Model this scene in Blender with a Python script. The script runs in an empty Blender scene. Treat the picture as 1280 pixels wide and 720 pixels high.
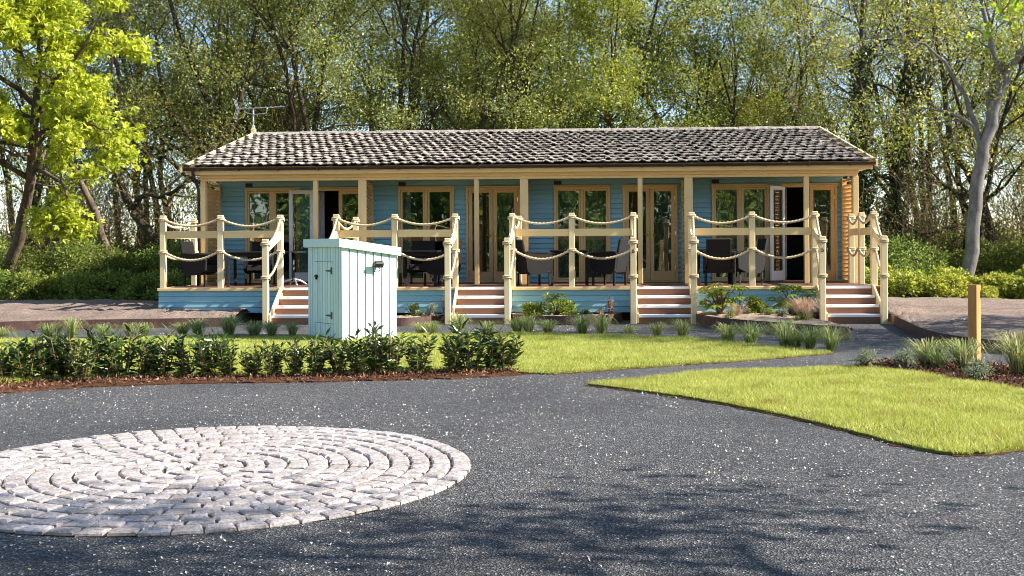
import bpy, bmesh, math, random
import numpy as np
from mathutils import Vector, Matrix, Euler

# ------------------------------------------------------------------ camera, sky, sun, exposure
sc = bpy.context.scene
COL = sc.collection
CAM = (8.839, -22.31, 1.408)
cd = bpy.data.cameras.new('camera'); cam = bpy.data.objects.new('camera', cd); COL.objects.link(cam)
cd.sensor_width = 36.0; cd.lens = 36.0*1419.08/1280.0
cd.shift_y = -(360-312.28)/1280.0
cd.clip_end = 2000
cam.matrix_world = Matrix.Translation(CAM) @ Matrix.Rotation(0.0555, 4, 'Z') @ Matrix.Rotation(math.pi/2, 4, 'X') @ Matrix.Rotation(-0.005, 4, 'Z')
sc.camera = cam

SUN_EL = math.radians(33.0)
SUN_AZ = math.radians(5.5)            # how far the sun stands in front of the lodge's long axis
to_sun = Vector((math.cos(SUN_EL)*math.cos(SUN_AZ), -math.cos(SUN_EL)*math.sin(SUN_AZ), math.sin(SUN_EL)))
world = bpy.data.worlds.new('World'); sc.world = world; world.use_nodes = True
wn = world.node_tree.nodes; wl = world.node_tree.links
bg = wn['Background']
sky = wn.new('ShaderNodeTexSky'); sky.sky_type = 'NISHITA'; sky.sun_disc = False
sky.sun_elevation = SUN_EL; sky.sun_rotation = math.atan2(to_sun.x, to_sun.y)
sky.air_density = 1.0; sky.dust_density = 0.4; sky.ozone_density = 2.5
wl.new(sky.outputs['Color'], bg.inputs['Color']); bg.inputs['Strength'].default_value = 0.095
sd = bpy.data.lights.new('sun', 'SUN'); sd.energy = 5.0; sd.angle = math.radians(0.53); sd.color = (1.0, 0.94, 0.84)
sun = bpy.data.objects.new('sun', sd); COL.objects.link(sun)
sun.rotation_euler = to_sun.to_track_quat('Z', 'Y').to_euler(); sun.location = (30, -20, 30)
vs = sc.view_settings; vs.view_transform = 'Standard'; vs.look = 'None'; vs.exposure = 1.32; vs.gamma = 1.0
vs.use_curve_mapping = False
sc.cycles.use_denoising = True
sc.cycles.filter_width = 1.0
sc.cycles.max_bounces = 6; sc.cycles.diffuse_bounces = 3; sc.cycles.glossy_bounces = 3
sc.cycles.transmission_bounces = 4; sc.cycles.transparent_max_bounces = 8
sc.cycles.caustics_reflective = False; sc.cycles.caustics_refractive = False
sc.cycles.sample_clamp_indirect = 6.0

random.seed(7)
RNG = np.random.default_rng(7)
pi = math.pi

# ------------------------------------------------------------------ materials
def srgb(r, g, b):
    f = lambda c: (c/255/12.92) if c/255 <= .04045 else ((c/255+.055)/1.055)**2.4
    return (f(r), f(g), f(b), 1)
class NT:
    def __init__(s, name):
        s.m = bpy.data.materials.new(name); s.m.use_nodes = True
        s.t = s.m.node_tree; s.n = s.t.nodes; s.b = s.n['Principled BSDF']; s.out = s.n['Material Output']
    def new(s, typ, **kw):
        n = s.n.new(typ)
        for k, v in kw.items():
            if k in n.inputs: n.inputs[k].default_value = v
            else: setattr(n, k, v)
        return n
    def link(s, a, b): s.t.links.new(a, b)
    def coord(s, kind='Object', scale=None):
        tc = s.new('ShaderNodeTexCoord'); o = tc.outputs[kind]
        if scale:
            mp = s.new('ShaderNodeMapping'); mp.inputs['Scale'].default_value = scale
            s.link(o, mp.inputs['Vector']); o = mp.outputs['Vector']
        return o
    def noise(s, vec, scale, detail=3, rough=.55):
        n = s.new('ShaderNodeTexNoise'); n.inputs['Scale'].default_value = scale
        n.inputs['Detail'].default_value = detail; n.inputs['Roughness'].default_value = rough
        s.link(vec, n.inputs['Vector']); return n.outputs['Fac']
    def ramp(s, fac, stops):
        r = s.new('ShaderNodeValToRGB'); el = r.color_ramp.elements
        while len(el) < len(stops): el.new(.5)
        for e, (p, c) in zip(el, stops): e.position = p; e.color = c if len(c) == 4 else (*c, 1)
        s.link(fac, r.inputs['Fac']); return r.outputs['Color']
    def mix(s, fac, a, b, mode='MIX'):
        n = s.new('ShaderNodeMix', data_type='RGBA', blend_type=mode)
        for sock, v in ((n.inputs[0], fac), (n.inputs[6], a), (n.inputs[7], b)):
            if isinstance(v, (int, float)): sock.default_value = v
            elif isinstance(v, tuple): sock.default_value = v if len(v) == 4 else (*v, 1)
            else: s.link(v, sock)
        return n.outputs[2]
    def bump(s, h, strength, dist=.01):
        n = s.new('ShaderNodeBump'); n.inputs['Strength'].default_value = strength; n.inputs['Distance'].default_value = dist
        s.link(h, n.inputs['Height']); s.link(n.outputs['Normal'], s.b.inputs['Normal'])
    def done(s, col=None, rough=.6, spec=.4, metal=0):
        if col is not None:
            if isinstance(col, tuple): s.b.inputs['Base Color'].default_value = col if len(col) == 4 else (*col, 1)
            else: s.link(col, s.b.inputs['Base Color'])
        s.b.inputs['Roughness'].default_value = rough; s.b.inputs['Specular IOR Level'].default_value = spec
        s.b.inputs['Metallic'].default_value = metal
        return s.m
def sc3(c, k): return (c[0]*k, c[1]*k, c[2]*k, 1)

def mat_paint(name, c, wear=.12, rough=.5, grain=(3, 3, 40), dirt=.25):
    t = NT(name); v = t.coord('Object')
    inf = t.new('ShaderNodeObjectInfo')
    n1 = t.noise(v, 2.3, 4); n2 = t.noise(t.coord('Object', grain), 6, 3)
    f = t.new('ShaderNodeMath', operation='ADD'); t.link(n1, f.inputs[0]); t.link(n2, f.inputs[1])
    col = t.ramp(f.outputs[0], [(.35, sc3(c, 1-dirt)), (.55, sc3(c, .97)), (1.0, sc3(c, 1+wear))])
    br = t.new('ShaderNodeMapRange'); t.link(inf.outputs['Random'], br.inputs['Value'])
    br.inputs['To Min'].default_value = .90; br.inputs['To Max'].default_value = 1.06
    col = t.mix(1.0, col, br.outputs[0], 'MULTIPLY')
    t.bump(n2, .25, .004)
    return t.done(col, rough, .35)
def mat_plain(name, c, rough=.5, spec=.4, metal=0, var=.2, scale=8, bump=.1):
    t = NT(name); v = t.coord('Object'); n = t.noise(v, scale, 4)
    col = t.ramp(n, [(.3, sc3(c, 1-var)), (.7, sc3(c, 1+var))])
    if bump: t.bump(n, bump, .005)
    return t.done(col, rough, spec, metal)
def mat_leaf(name, cols, trans=.38, rough=.45, spec=.3, tval=1.6):
    t = NT(name); g = t.new('ShaderNodeNewGeometry'); inf = t.new('ShaderNodeObjectInfo')
    k = len(cols)
    col = t.ramp(g.outputs['Random Per Island'], [(i/max(1, k-1), c) for i, c in enumerate(cols)])
    hs = t.new('ShaderNodeHueSaturation')
    mr = t.new('ShaderNodeMapRange'); t.link(inf.outputs['Random'], mr.inputs['Value'])
    mr.inputs['To Min'].default_value = .485; mr.inputs['To Max'].default_value = .515
    t.link(mr.outputs[0], hs.inputs['Hue']); t.link(col, hs.inputs['Color'])
    col = hs.outputs['Color']
    t.done(col, rough, spec)
    tr = t.new('ShaderNodeBsdfTranslucent')
    h2 = t.new('ShaderNodeHueSaturation'); h2.inputs['Value'].default_value = tval; h2.inputs['Hue'].default_value = .49
    t.link(col, h2.inputs['Color']); t.link(h2.outputs['Color'], tr.inputs['Color'])
    mx = t.new('ShaderNodeMixShader'); mx.inputs[0].default_value = trans
    t.link(t.b.outputs[0], mx.inputs[1]); t.link(tr.outputs[0], mx.inputs[2]); t.link(mx.outputs[0], t.out.inputs['Surface'])
    return t.m

M = {}
M['blue'] = mat_paint('blue_paint', (.215, .425, .50), dirt=.2)
M['cream'] = mat_paint('cream_paint', (.80, .57, .27), dirt=.14)
M['cream_pale'] = mat_paint('pale_cream_paint', (.80, .62, .35), dirt=.14)
M['ochre'] = mat_paint('ochre_stain', (.62, .43, .20), dirt=.2)
M['white'] = mat_paint('white_paint', (.80, .79, .77), dirt=.1)
M['aqua'] = mat_paint('aqua_paint', (.55, .69, .68), dirt=.2)
M['aqua_shaded'] = mat_plain('shaded_groove_paint', (.20, .38, .44), .7)  # darker copy of the cabinet paint, with the groove shade put into its colour
M['louvre'] = mat_paint('louvre_stain', (.66, .46, .24), dirt=.2)
M['deck'] = mat_paint('brown_decking', (.16, .085, .055), dirt=.35, rough=.65)
M['riser'] = mat_paint('brown_stain', (.22, .10, .06), dirt=.3, rough=.6)
M['gutter'] = mat_plain('brown_plastic', (.045, .022, .018), .35, .5)
M['dark'] = mat_plain('dark_void', (.02, .018, .016), .9, .1)
M['brickbase'] = mat_plain('brown_brick', (.12, .06, .04), .9, .2)
M['iron'] = mat_plain('black_iron', (.015, .015, .017), .45, .5)
M['brass'] = mat_plain('brass', (.75, .55, .2), .25, .5, .9)
M['alu'] = mat_plain('galvanised_metal', (.62, .62, .63), .35, .5, .8)
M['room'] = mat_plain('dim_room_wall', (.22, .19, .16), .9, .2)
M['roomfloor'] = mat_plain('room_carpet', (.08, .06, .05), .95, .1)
def m_curtain(name, a, b):
    t = NT(name); v = t.coord('Object', (30, 30, 22)); n = t.noise(v, 1.0, 2)
    col = t.ramp(n, [(.42, a), (.58, b)])
    t.done(col, .9, .1)
    return t.m
M['curtain'] = m_curtain('patterned_curtain', (.46, .44, .36, 1), (.24, .24, .18, 1))
M['curtain_plain'] = m_curtain('plain_curtain', (.62, .60, .66, 1), (.55, .53, .60, 1))
def m_glass():
    t = NT('window_glass'); t.n.remove(t.b)
    tr = t.new('ShaderNodeBsdfTransparent'); tr.inputs['Color'].default_value = (.80, .86, .84, 1)
    gl = t.new('ShaderNodeBsdfGlossy'); gl.inputs['Roughness'].default_value = .012; gl.inputs['Color'].default_value = (.95, 1, 1, 1)
    fr = t.new('ShaderNodeFresnel'); fr.inputs['IOR'].default_value = 1.5
    v = t.coord('Object'); nz = t.noise(v, 1.6, 1)
    bp = t.new('ShaderNodeBump'); bp.inputs['Strength'].default_value = .06; bp.inputs['Distance'].default_value = .05
    t.link(nz, bp.inputs['Height']); t.link(bp.outputs['Normal'], gl.inputs['Normal'])
    ml = t.new('ShaderNodeMath', operation='MULTIPLY_ADD'); ml.inputs[1].default_value = 2.4; ml.inputs[2].default_value = .05
    t.link(fr.outputs[0], ml.inputs[0])
    mx = t.new('ShaderNodeMixShader'); t.link(ml.outputs[0], mx.inputs[0])
    t.link(tr.outputs[0], mx.inputs[1]); t.link(gl.outputs[0], mx.inputs[2]); t.link(mx.outputs[0], t.out.inputs['Surface'])
    return t.m
M['glass'] = m_glass()
def m_tile():
    t = NT('concrete_tile'); v = t.coord('Object'); inf = t.new('ShaderNodeObjectInfo')
    g = t.new('ShaderNodeNewGeometry')
    n = t.noise(g.outputs['Position'], 9, 5, .7); n2 = t.noise(g.outputs['Position'], 60, 3, .6)
    col = t.ramp(n, [(.3, (.15, .12, .095, 1)), (.48, (.37, .325, .28, 1)), (.68, (.56, .505, .45, 1))])
    sp = t.ramp(n2, [(.38, (.12, .10, .07, 1)), (.50, (1, 1, 1, 1))])
    col = t.mix(.75, col, sp, 'MULTIPLY')
    br = t.new('ShaderNodeMapRange'); t.link(g.outputs['Random Per Island'], br.inputs['Value'])
    br.inputs['To Min'].default_value = .72; br.inputs['To Max'].default_value = 1.18
    col = t.mix(1.0, col, br.outputs[0], 'MULTIPLY')
    t.bump(n2, .6, .01)
    return t.done(col, .9, .15)
M['tile'] = m_tile()
def m_rope():
    t = NT('rope_fibre'); v = t.coord('Object'); n = t.noise(v, 120, 2)
    col = t.ramp(n, [(.3, (.42, .32, .18, 1)), (.7, (.72, .60, .40, 1))])
    t.bump(n, .4, .004)
    return t.done(col, .9, .1)
M['rope'] = m_rope()
def m_weave():
    t = NT('woven_rattan'); v = t.coord('Object')
    w1 = t.new('ShaderNodeTexWave', wave_type='BANDS', bands_direction='Z'); w1.inputs['Scale'].default_value = 40
    w2 = t.new('ShaderNodeTexWave', wave_type='BANDS', bands_direction='X'); w2.inputs['Scale'].default_value = 30
    t.link(v, w1.inputs['Vector']); t.link(v, w2.inputs['Vector'])
    a = t.new('ShaderNodeMath', operation='MULTIPLY'); t.link(w1.outputs['Fac'], a.inputs[0]); t.link(w2.outputs['Fac'], a.inputs[1])
    col = t.ramp(a.outputs[0], [(.0, (.005, .005, .006, 1)), (1, (.022, .019, .019, 1))])
    t.bump(a.outputs[0], .8, .01)
    return t.done(col, .45, .35)
M['weave'] = m_weave()
def m_tarmac():
    t = NT('tarmac'); g = t.new('ShaderNodeNewGeometry'); p = g.outputs['Position']
    v = t.new('ShaderNodeTexVoronoi'); v.inputs['Scale'].default_value = 95; t.link(p, v.inputs['Vector'])
    n1 = t.noise(p, 130, 2, .6); n2 = t.noise(p, .55, 4, .6); n3 = t.noise(p, 7, 3)
    c = t.ramp(v.outputs['Color'], [(.0, (.012, .012, .014, 1)), (.45, (.055, .055, .06, 1)), (.8, (.14, .14, .145, 1)), (1, (.50, .49, .47, 1))])
    c2 = t.ramp(n1, [(.35, (.25, .25, .27, 1)), (.65, (1.5, 1.5, 1.5, 1))])
    c = t.mix(.9, c, c2, 'MULTIPLY'); c = t.mix(1, c, (1.18, 1.16, 1.11, 1), 'MULTIPLY')
    c3 = t.ramp(n2, [(.3, (.70, .70, .72, 1)), (.5, (1, 1, 1, 1)), (.72, (1.25, 1.22, 1.18, 1))]); c = t.mix(1, c, c3, 'MULTIPLY')
    c4 = t.ramp(n3, [(.3, (.85, .85, .85, 1)), (.7, (1.1, 1.1, 1.1, 1))]); c = t.mix(1, c, c4, 'MULTIPLY')
    t.bump(v.outputs['Distance'], .9, .012)
    return t.done(c, .8, .3)
M['tarmac'] = m_tarmac()
def m_sett():
    t = NT('granite_sett'); v = t.coord('Object'); g = t.new('ShaderNodeNewGeometry'); p = g.outputs['Position']
    n = t.noise(p, 40, 4, .7); n2 = t.noise(p, 6, 3)
    c = t.ramp(n, [(.33, (.22, .185, .17, 1)), (.5, (.41, .375, .36, 1)), (.7, (.56, .51, .505, 1))])
    c2 = t.ramp(n2, [(.3, (.82, .78, .74, 1)), (.65, (1.06, 1.05, 1.08, 1))]); c = t.mix(1, c, c2, 'MULTIPLY')
    br = t.new('ShaderNodeMapRange'); t.link(g.outputs['Random Per Island'], br.inputs['Value'])
    inf = t.new('ShaderNodeObjectInfo'); ad = t.new('ShaderNodeMath', operation='ADD')
    t.link(inf.outputs['Random'], ad.inputs[0]); t.link(g.outputs['Random Per Island'], ad.inputs[1])
    t.link(ad.outputs[0], br.inputs['Value']); br.inputs['From Max'].default_value = 2
    br.inputs['To Min'].default_value = .80; br.inputs['To Max'].default_value = 1.16
    c = t.mix(1, c, br.outputs[0], 'MULTIPLY')
    t.bump(n, .7, .012)
    return t.done(c, .75, .3)
M['sett'] = m_sett()
def m_ground(name, stops, scale=30, bump=1.0, dist=.03, s2=1.2):
    t = NT(name); g = t.new('ShaderNodeNewGeometry'); p = g.outputs['Position']
    n = t.noise(p, scale, 5, .7); n2 = t.noise(p, s2, 3)
    c = t.ramp(n, stops); c2 = t.ramp(n2, [(.3, (.75, .75, .75, 1)), (.7, (1.15, 1.15, 1.15, 1))])
    c = t.mix(1, c, c2, 'MULTIPLY'); t.bump(n, bump, dist)
    return t.done(c, .95, .1)
M['jointsand'] = m_ground('joint_sand', [(.3, (.10, .075, .045, 1)), (.7, (.30, .23, .15, 1))], 60, .5, .01)
M['earth'] = m_ground('leaf_litter_earth', [(.3, (.05, .035, .022, 1)), (.7, (.14, .10, .065, 1))], 14)
M['soil'] = m_ground('pale_crumbly_soil', [(.3, (.10, .075, .06, 1)), (.5, (.28, .21, .17, 1)), (.72, (.46, .36, .30, 1))], 26, 1.0, .05)
M['gravelbed'] = m_ground('gravel_mulch', [(.3, (.16, .11, .07, 1)), (.5, (.46, .34, .23, 1)), (.7, (.66, .54, .42, 1))], 42, 1.0, .03)
M['mulch'] = m_ground('bark_mulch', [(.3, (.035, .016, .01, 1)), (.5, (.12, .055, .03, 1)), (.72, (.26, .13, .075, 1))], 50, 1.0, .03)
M['turf'] = m_ground('turf_soil', [(.3, (.09, .09, .02, 1)), (.7, (.26, .28, .05, 1))], 60, .8, .02)
def m_chip():
    t = NT('bark_chip'); g = t.new('ShaderNodeNewGeometry')
    c = t.ramp(g.outputs['Random Per Island'], [(0, (.03, .014, .01, 1)), (.4, (.10, .045, .025, 1)), (.8, (.22, .11, .06, 1)), (1, (.36, .24, .16, 1))])
    return t.done(c, .9, .15)
M['chip'] = m_chip()
def m_petal():
    t = NT('petal'); g = t.new('ShaderNodeNewGeometry')
    c = t.ramp(g.outputs['Random Per Island'], [(0, (.45, .30, .14, 1)), (.12, (.60, .50, .36, 1)), (.3, (.76, .73, .70, 1)), (1, (.84, .82, .82, 1))])
    return t.done(c, .8, .2)
M['petal'] = m_petal()
def m_steel():
    t = NT('weathered_steel'); v = t.coord('Object'); n = t.noise(v, 7, 5, .7)
    c = t.ramp(n, [(.3, (.045, .022, .018, 1)), (.6, (.10, .052, .043, 1)), (.8, (.17, .10, .085, 1))])
    t.bump(n, .2, .004)
    return t.done(c, .7, .35)
M['steel'] = m_steel()
def m_bark(name, a, b, scale=6, stretch=.25, bump=.9):
    t = NT(name); v = t.coord('Object', (1, 1, stretch)); n = t.noise(v, scale, 5, .65)
    c = t.ramp(n, [(.3, a), (.7, b)]); t.bump(n, bump, .05)
    return t.done(c, .9, .15)
M['bark_dark'] = m_bark('dark_bark', (.030, .023, .017, 1), (.115, .088, .062, 1))
M['bark_brown'] = m_bark('brown_bark', (.06, .042, .03, 1), (.19, .14, .10, 1))
M['bark_grey'] = m_bark('smooth_grey_bark', (.11, .098, .09, 1), (.25, .225, .21, 1), 5, .6, .35)
M['timber'] = m_bark('raw_timber', (.42, .195, .07, 1), (.62, .335, .13, 1), 10, .08, .2)
M['leaf_wood'] = mat_leaf('olive_leaf', [(.09, .115, .025), (.17, .20, .04), (.27, .29, .055), (.46, .45, .16)], .5, .36, .5)
M['leaf_wood2'] = mat_leaf('fresh_leaf', [(.11, .145, .02), (.21, .25, .03), (.33, .37, .045), (.50, .50, .11)], .5, .36, .5)
M['leaf_dark'] = mat_leaf('deep_green_leaf', [(.045, .07, .016), (.10, .135, .025), (.19, .22, .04)], .45)
M['leaf_maple'] = mat_leaf('lime_leaf', [(.16, .245, .02), (.31, .42, .03), (.49, .585, .05), (.64, .70, .11)], .45, tval=1.25)
M['leaf_ivy'] = mat_leaf('ivy_leaf', [(.012, .028, .010), (.03, .055, .015), (.06, .09, .02)], .15, .3, .5)
M['leaf_bush'] = mat_leaf('bush_leaf', [(.06, .10, .022), (.13, .19, .035), (.23, .30, .055), (.34, .39, .10)], .4)
M['leaf_laurel'] = mat_leaf('laurel_leaf', [(.012, .03, .010), (.03, .06, .014), (.07, .12, .022), (.13, .20, .035)], .22, .3, .55)
M['grass'] = mat_leaf('lawn_blade', [(.25, .285, .05), (.40, .435, .08), (.53, .535, .125), (.70, .62, .32)], .4, tval=1.15)
def patchy(m):
    nt = m.node_tree; g = nt.nodes.new('ShaderNodeNewGeometry'); nz = nt.nodes.new('ShaderNodeTexNoise'); nz.inputs['Scale'].default_value = 2.2; nz.inputs['Detail'].default_value = 5
    nt.links.new(g.outputs['Position'], nz.inputs['Vector']); rp = nt.nodes.new('ShaderNodeValToRGB'); e = rp.color_ramp.elements
    e[0].position = .32; e[0].color = (.80, .72, .55, 1); e[1].position = .62; e[1].color = (1.06, 1.08, 1.0, 1); x = e.new(.45); x.color = (.92, .98, .80, 1)
    nt.links.new(nz.outputs['Fac'], rp.inputs['Fac'])
    for h in [n for n in nt.nodes if n.bl_idname == 'ShaderNodeHueSaturation'][:1]:
        src = h.inputs['Color'].links[0].from_socket; mx = nt.nodes.new('ShaderNodeMix'); mx.data_type = 'RGBA'; mx.blend_type = 'MULTIPLY'; mx.inputs[0].default_value = 1
        nt.links.new(src, mx.inputs[6]); nt.links.new(rp.outputs['Color'], mx.inputs[7]); nt.links.new(mx.outputs[2], h.inputs['Color'])
patchy(M['grass'])
M['tuft'] = mat_leaf('sedge_blade', [(.07, .12, .025), (.17, .24, .05), (.34, .38, .13), (.58, .52, .34)], .35)
M['straw'] = mat_leaf('straw_blade', [(.40, .25, .14), (.55, .38, .24), (.62, .48, .36)], .3, tval=1.1)
M['leaf_yellow'] = mat_leaf('yellow_green_leaf', [(.10, .16, .02), (.26, .32, .04), (.42, .42, .06)], .35, tval=1.2)
M['leaf_grey'] = mat_leaf('grey_green_leaf', [(.14, .19, .11), (.26, .31, .18), (.36, .38, .24)], .3, tval=1.1)
M['twig'] = m_bark('dry_twig', (.12, .07, .04, 1), (.30, .19, .11, 1))

# ------------------------------------------------------------------ mesh helpers
def mesh_np(name, V, F, mat=None, smooth=False):
    """V (n,3); F list of int arrays (m,k)"""
    me = bpy.data.meshes.new(name)
    V = np.asarray(V, np.float32)
    F = [np.asarray(f, np.int32) for f in F if len(f)]
    tot = sum(f.size for f in F); nf = sum(len(f) for f in F)
    me.vertices.add(len(V)); me.vertices.foreach_set('co', V.ravel())
    me.loops.add(tot); me.polygons.add(nf)
    me.loops.foreach_set('vertex_index', np.concatenate([f.ravel() for f in F]))
    ls = []; lt = []; s = 0
    for f in F:
        k = f.shape[1]; ls.append(s+np.arange(len(f))*k); lt.append(np.full(len(f), k)); s += f.size
    me.polygons.foreach_set('loop_start', np.concatenate(ls).astype(np.int32))
    me.polygons.foreach_set('loop_total', np.concatenate(lt).astype(np.int32))
    me.polygons.foreach_set('use_smooth', np.full(nf, smooth))
    me.update(calc_edges=True)
    if mat is not None: me.materials.append(mat)
    return me
def link(name, me, parent=None, loc=None, rot=None, label=None):
    o = bpy.data.objects.new(name, me); COL.objects.link(o)
    if parent is not None: o.parent = parent
    if loc is not None: o.location = loc
    if rot is not None: o.rotation_euler = rot
    if label: o['label'] = label
    return o
def tag(o, label=None, cat=None, group=None, kind=None):
    if label: o['label'] = label
    if cat: o['category'] = cat
    if group: o['group'] = group
    if kind: o['kind'] = kind
    return o
def thing(name, label, cat, loc=(0, 0, 0), rz=0, group=None, parent=None):
    o = bpy.data.objects.new(name, None); COL.objects.link(o); o.empty_display_size = .1
    o.location = loc; o.rotation_euler = (0, 0, rz)
    return tag(o, label, cat, group)
def dup(root, loc, rz=0, scale=None, label=None, group=None):
    r = root.copy(); COL.objects.link(r); r.location = loc; r.rotation_euler = (0, 0, rz)
    if scale: r.scale = scale if isinstance(scale, tuple) else (scale,)*3
    if label: r['label'] = label
    if group: r['group'] = group
    for ch in root.children:
        c = ch.copy(); COL.objects.link(c); c.parent = r
        for g in ch.children:
            d = g.copy(); COL.objects.link(d); d.parent = c
    return r
class MB:
    def __init__(s): s.v = []; s.f = {}; s.n = 0
    def add(s, V, F):
        V = np.asarray(V, float)
        for f in F:
            f = np.asarray(f, int)
            if len(f): s.f.setdefault(f.shape[1], []).append(f+s.n)
        s.v.append(V); s.n += len(V); return s
    def box(s, x0, x1, y0, y1, z0, z1, bev=0, mtx=None):
        if bev:
            b = bev; c = [(x0, x1), (y0, y1), (z0, z1)]
            V = []; idx = {}
            # 24-vertex chamfered box: each corner gives three verts
            for i in (0, 1):
                for j in (0, 1):
                    for k in (0, 1):
                        p = np.array([c[0][i], c[1][j], c[2][k]], float)
                        sg = np.array([1 if i == 0 else -1, 1 if j == 0 else -1, 1 if k == 0 else -1])
                        for ax in range(3):
                            q = p.copy()
                            for a in range(3):
                                if a != ax: q[a] += sg[a]*b
                            idx[(i, j, k, ax)] = len(V); V.append(q)
            Q = []; T = []
            I = lambda i, j, k, a: idx[(i, j, k, a)]
            Q += [[I(0,0,0,0), I(0,0,1,0), I(0,1,1,0), I(0,1,0,0)], [I(1,0,0,0), I(1,1,0,0), I(1,1,1,0), I(1,0,1,0)]]
            Q += [[I(0,0,0,1), I(1,0,0,1), I(1,0,1,1), I(0,0,1,1)], [I(0,1,0,1), I(0,1,1,1), I(1,1,1,1), I(1,1,0,1)]]
            Q += [[I(0,0,0,2), I(0,1,0,2), I(1,1,0,2), I(1,0,0,2)], [I(0,0,1,2), I(1,0,1,2), I(1,1,1,2), I(0,1,1,2)]]
            for i in (0, 1):
                for j in (0, 1):
                    q = [I(i,j,0,0), I(i,j,0,1), I(i,j,1,1), I(i,j,1,0)]; Q.append(q if (i+j) % 2 == 1 else q[::-1])
                    q = [I(i,0,j,0), I(i,0,j,2), I(i,1,j,2), I(i,1,j,0)]; Q.append(q if (i+j) % 2 == 0 else q[::-1])
                    q = [I(0,i,j,1), I(0,i,j,2), I(1,i,j,2), I(1,i,j,1)]; Q.append(q if (i+j) % 2 == 1 else q[::-1])
                    for k in (0, 1):
                        t = [I(i,j,k,0), I(i,j,k,1), I(i,j,k,2)]; T.append(t if (i+j+k) % 2 == 1 else t[::-1])
            V = np.array(V); F = [Q, T]
        else:
            V = np.array([(x, y, z) for x in (x0, x1) for y in (y0, y1) for z in (z0, z1)], float)
            F = [[[0,1,3,2], [4,6,7,5], [0,4,5,1], [2,3,7,6], [0,2,6,4], [1,5,7,3]]]
        if mtx is not None:
            R = np.array(mtx.to_3x3()); T_ = np.array(mtx.translation); V = V @ R.T + T_
        return s.add(V, F)
    def tube(s, pts, rad, k=8, cap=True):
        V, F = tube_np(pts, rad, k); n = len(pts); s.add(V, [F])
        if cap:
            base = s.n-len(V)
            for ring, rev in ((0, True), (n-1, False)):
                loop = [ring*k+i for i in range(k)]
                if rev: loop = loop[::-1]
                s.f.setdefault(k, []).append(np.array([loop])+base)
        return s
    def prism(s, prof, a, b, axis='x'):
        """extrude closed 2-D profile (list of (u,w)) from a to b along axis"""
        n = len(prof); V = []
        for t in (a, b):
            for (u, w) in prof:
                V.append({'x': (t, u, w), 'y': (u, t, w), 'z': (u, w, t)}[axis])
        Q = [[i, (i+1) % n, n+(i+1) % n, n+i] for i in range(n)]
        s.add(V, [Q]); base = s.n-2*n
        s.f.setdefault(n, []).append(np.array([list(range(n))[::-1]])+base)
        s.f.setdefault(n, []).append(np.array([list(range(n, 2*n))])+base)
        return s
    def mesh(s, name, mat, smooth=False, fix=True):
        me = mesh_np(name, np.concatenate(s.v), [np.concatenate(a) for a in s.f.values()], mat, smooth)
        if fix:
            bm = bmesh.new(); bm.from_mesh(me); bmesh.ops.recalc_face_normals(bm, faces=bm.faces); bm.to_mesh(me); bm.free()
            if smooth: me.polygons.foreach_set('use_smooth', np.full(len(me.polygons), True))
        return me
    def obj(s, name, mat, parent=None, smooth=False, loc=None, rot=None, label=None):
        return link(name, s.mesh(name, mat, smooth), parent, loc, rot, label)
def tube_np(pts, rad, k):
    P = np.asarray(pts, float); n = len(P); R = np.broadcast_to(np.asarray(rad, float), (n,))
    T = np.gradient(P, axis=0); T /= np.linalg.norm(T, axis=1)[:, None]+1e-9
    ref = np.array([0, 0, 1.0]) if abs(T[:, 2]).mean() < .8 else np.array([1.0, 0, 0])
    A = np.cross(T, ref); A /= np.linalg.norm(A, axis=1)[:, None]+1e-9
    B = np.cross(A, T)
    th = np.arange(k)/k*2*pi
    V = P[:, None]+R[:, None, None]*(A[:, None]*np.cos(th)[None, :, None]+B[:, None]*np.sin(th)[None, :, None])
    i = np.arange(n-1)[:, None]*k; j = np.arange(k)[None]; j2 = (j+1) % k
    F = np.stack([i+j, i+k+j, i+k+j2, i+j2], -1).reshape(-1, 4)
    return V.reshape(-1, 3), F
def bez(pts, n=20):
    """Catmull-Rom through points"""
    P = np.asarray(pts, float); P = np.vstack([2*P[0]-P[1], P, 2*P[-1]-P[-2]]); out = []
    m = len(P)-3
    for s in np.linspace(0, m-1e-6, n):
        i = int(s); t = s-i; p0, p1, p2, p3 = P[i:i+4]
        out.append(.5*((2*p1)+(-p0+p2)*t+(2*p0-5*p1+4*p2-p3)*t*t+(-p0+3*p1-3*p2+p3)*t**3))
    return np.array(out)

# ------------------------------------------------------------------ the ground
def sheet(name, poly, z, mat, sub=0, bumpy=0, seed=0, thick=0.0):
    """flat polygon sheet (x,y list); optional downward skirt"""
    bm = bmesh.new()
    vs_ = [bm.verts.new((x, y, z)) for x, y in poly]
    f = bm.faces.new(vs_)
    if f.normal.z < 0 or f.calc_area() and (f.normal_update() or f.normal.z < 0): f.normal_flip()
    if thick:
        r = bmesh.ops.extrude_face_region(bm, geom=[f])
        for v in [g for g in r['geom'] if isinstance(g, bmesh.types.BMVert)]: v.co.z -= thick
        bmesh.ops.recalc_face_normals(bm, faces=bm.faces)
    me = bpy.data.meshes.new(name); bm.to_mesh(me); bm.free(); me.materials.append(mat)
    return link(name, me)
def inside(poly, X, Y):
    poly = np.asarray(poly); n = len(poly); r = np.zeros(len(X), bool); j = n-1
    for i in range(n):
        xi, yi = poly[i]; xj, yj = poly[j]
        c = ((yi > Y) != (yj > Y)) & (X < (xj-xi)*(Y-yi)/(yj-yi+1e-12)+xi); r ^= c; j = i
    return r
def scatter(poly, dens, rng=RNG):
    p = np.asarray(poly); lo = p.min(0); hi = p.max(0); n = int((hi-lo).prod()*dens)
    X = rng.uniform(lo[0], hi[0], n); Y = rng.uniform(lo[1], hi[1], n); m = inside(poly, X, Y)
    return X[m], Y[m]
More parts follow.
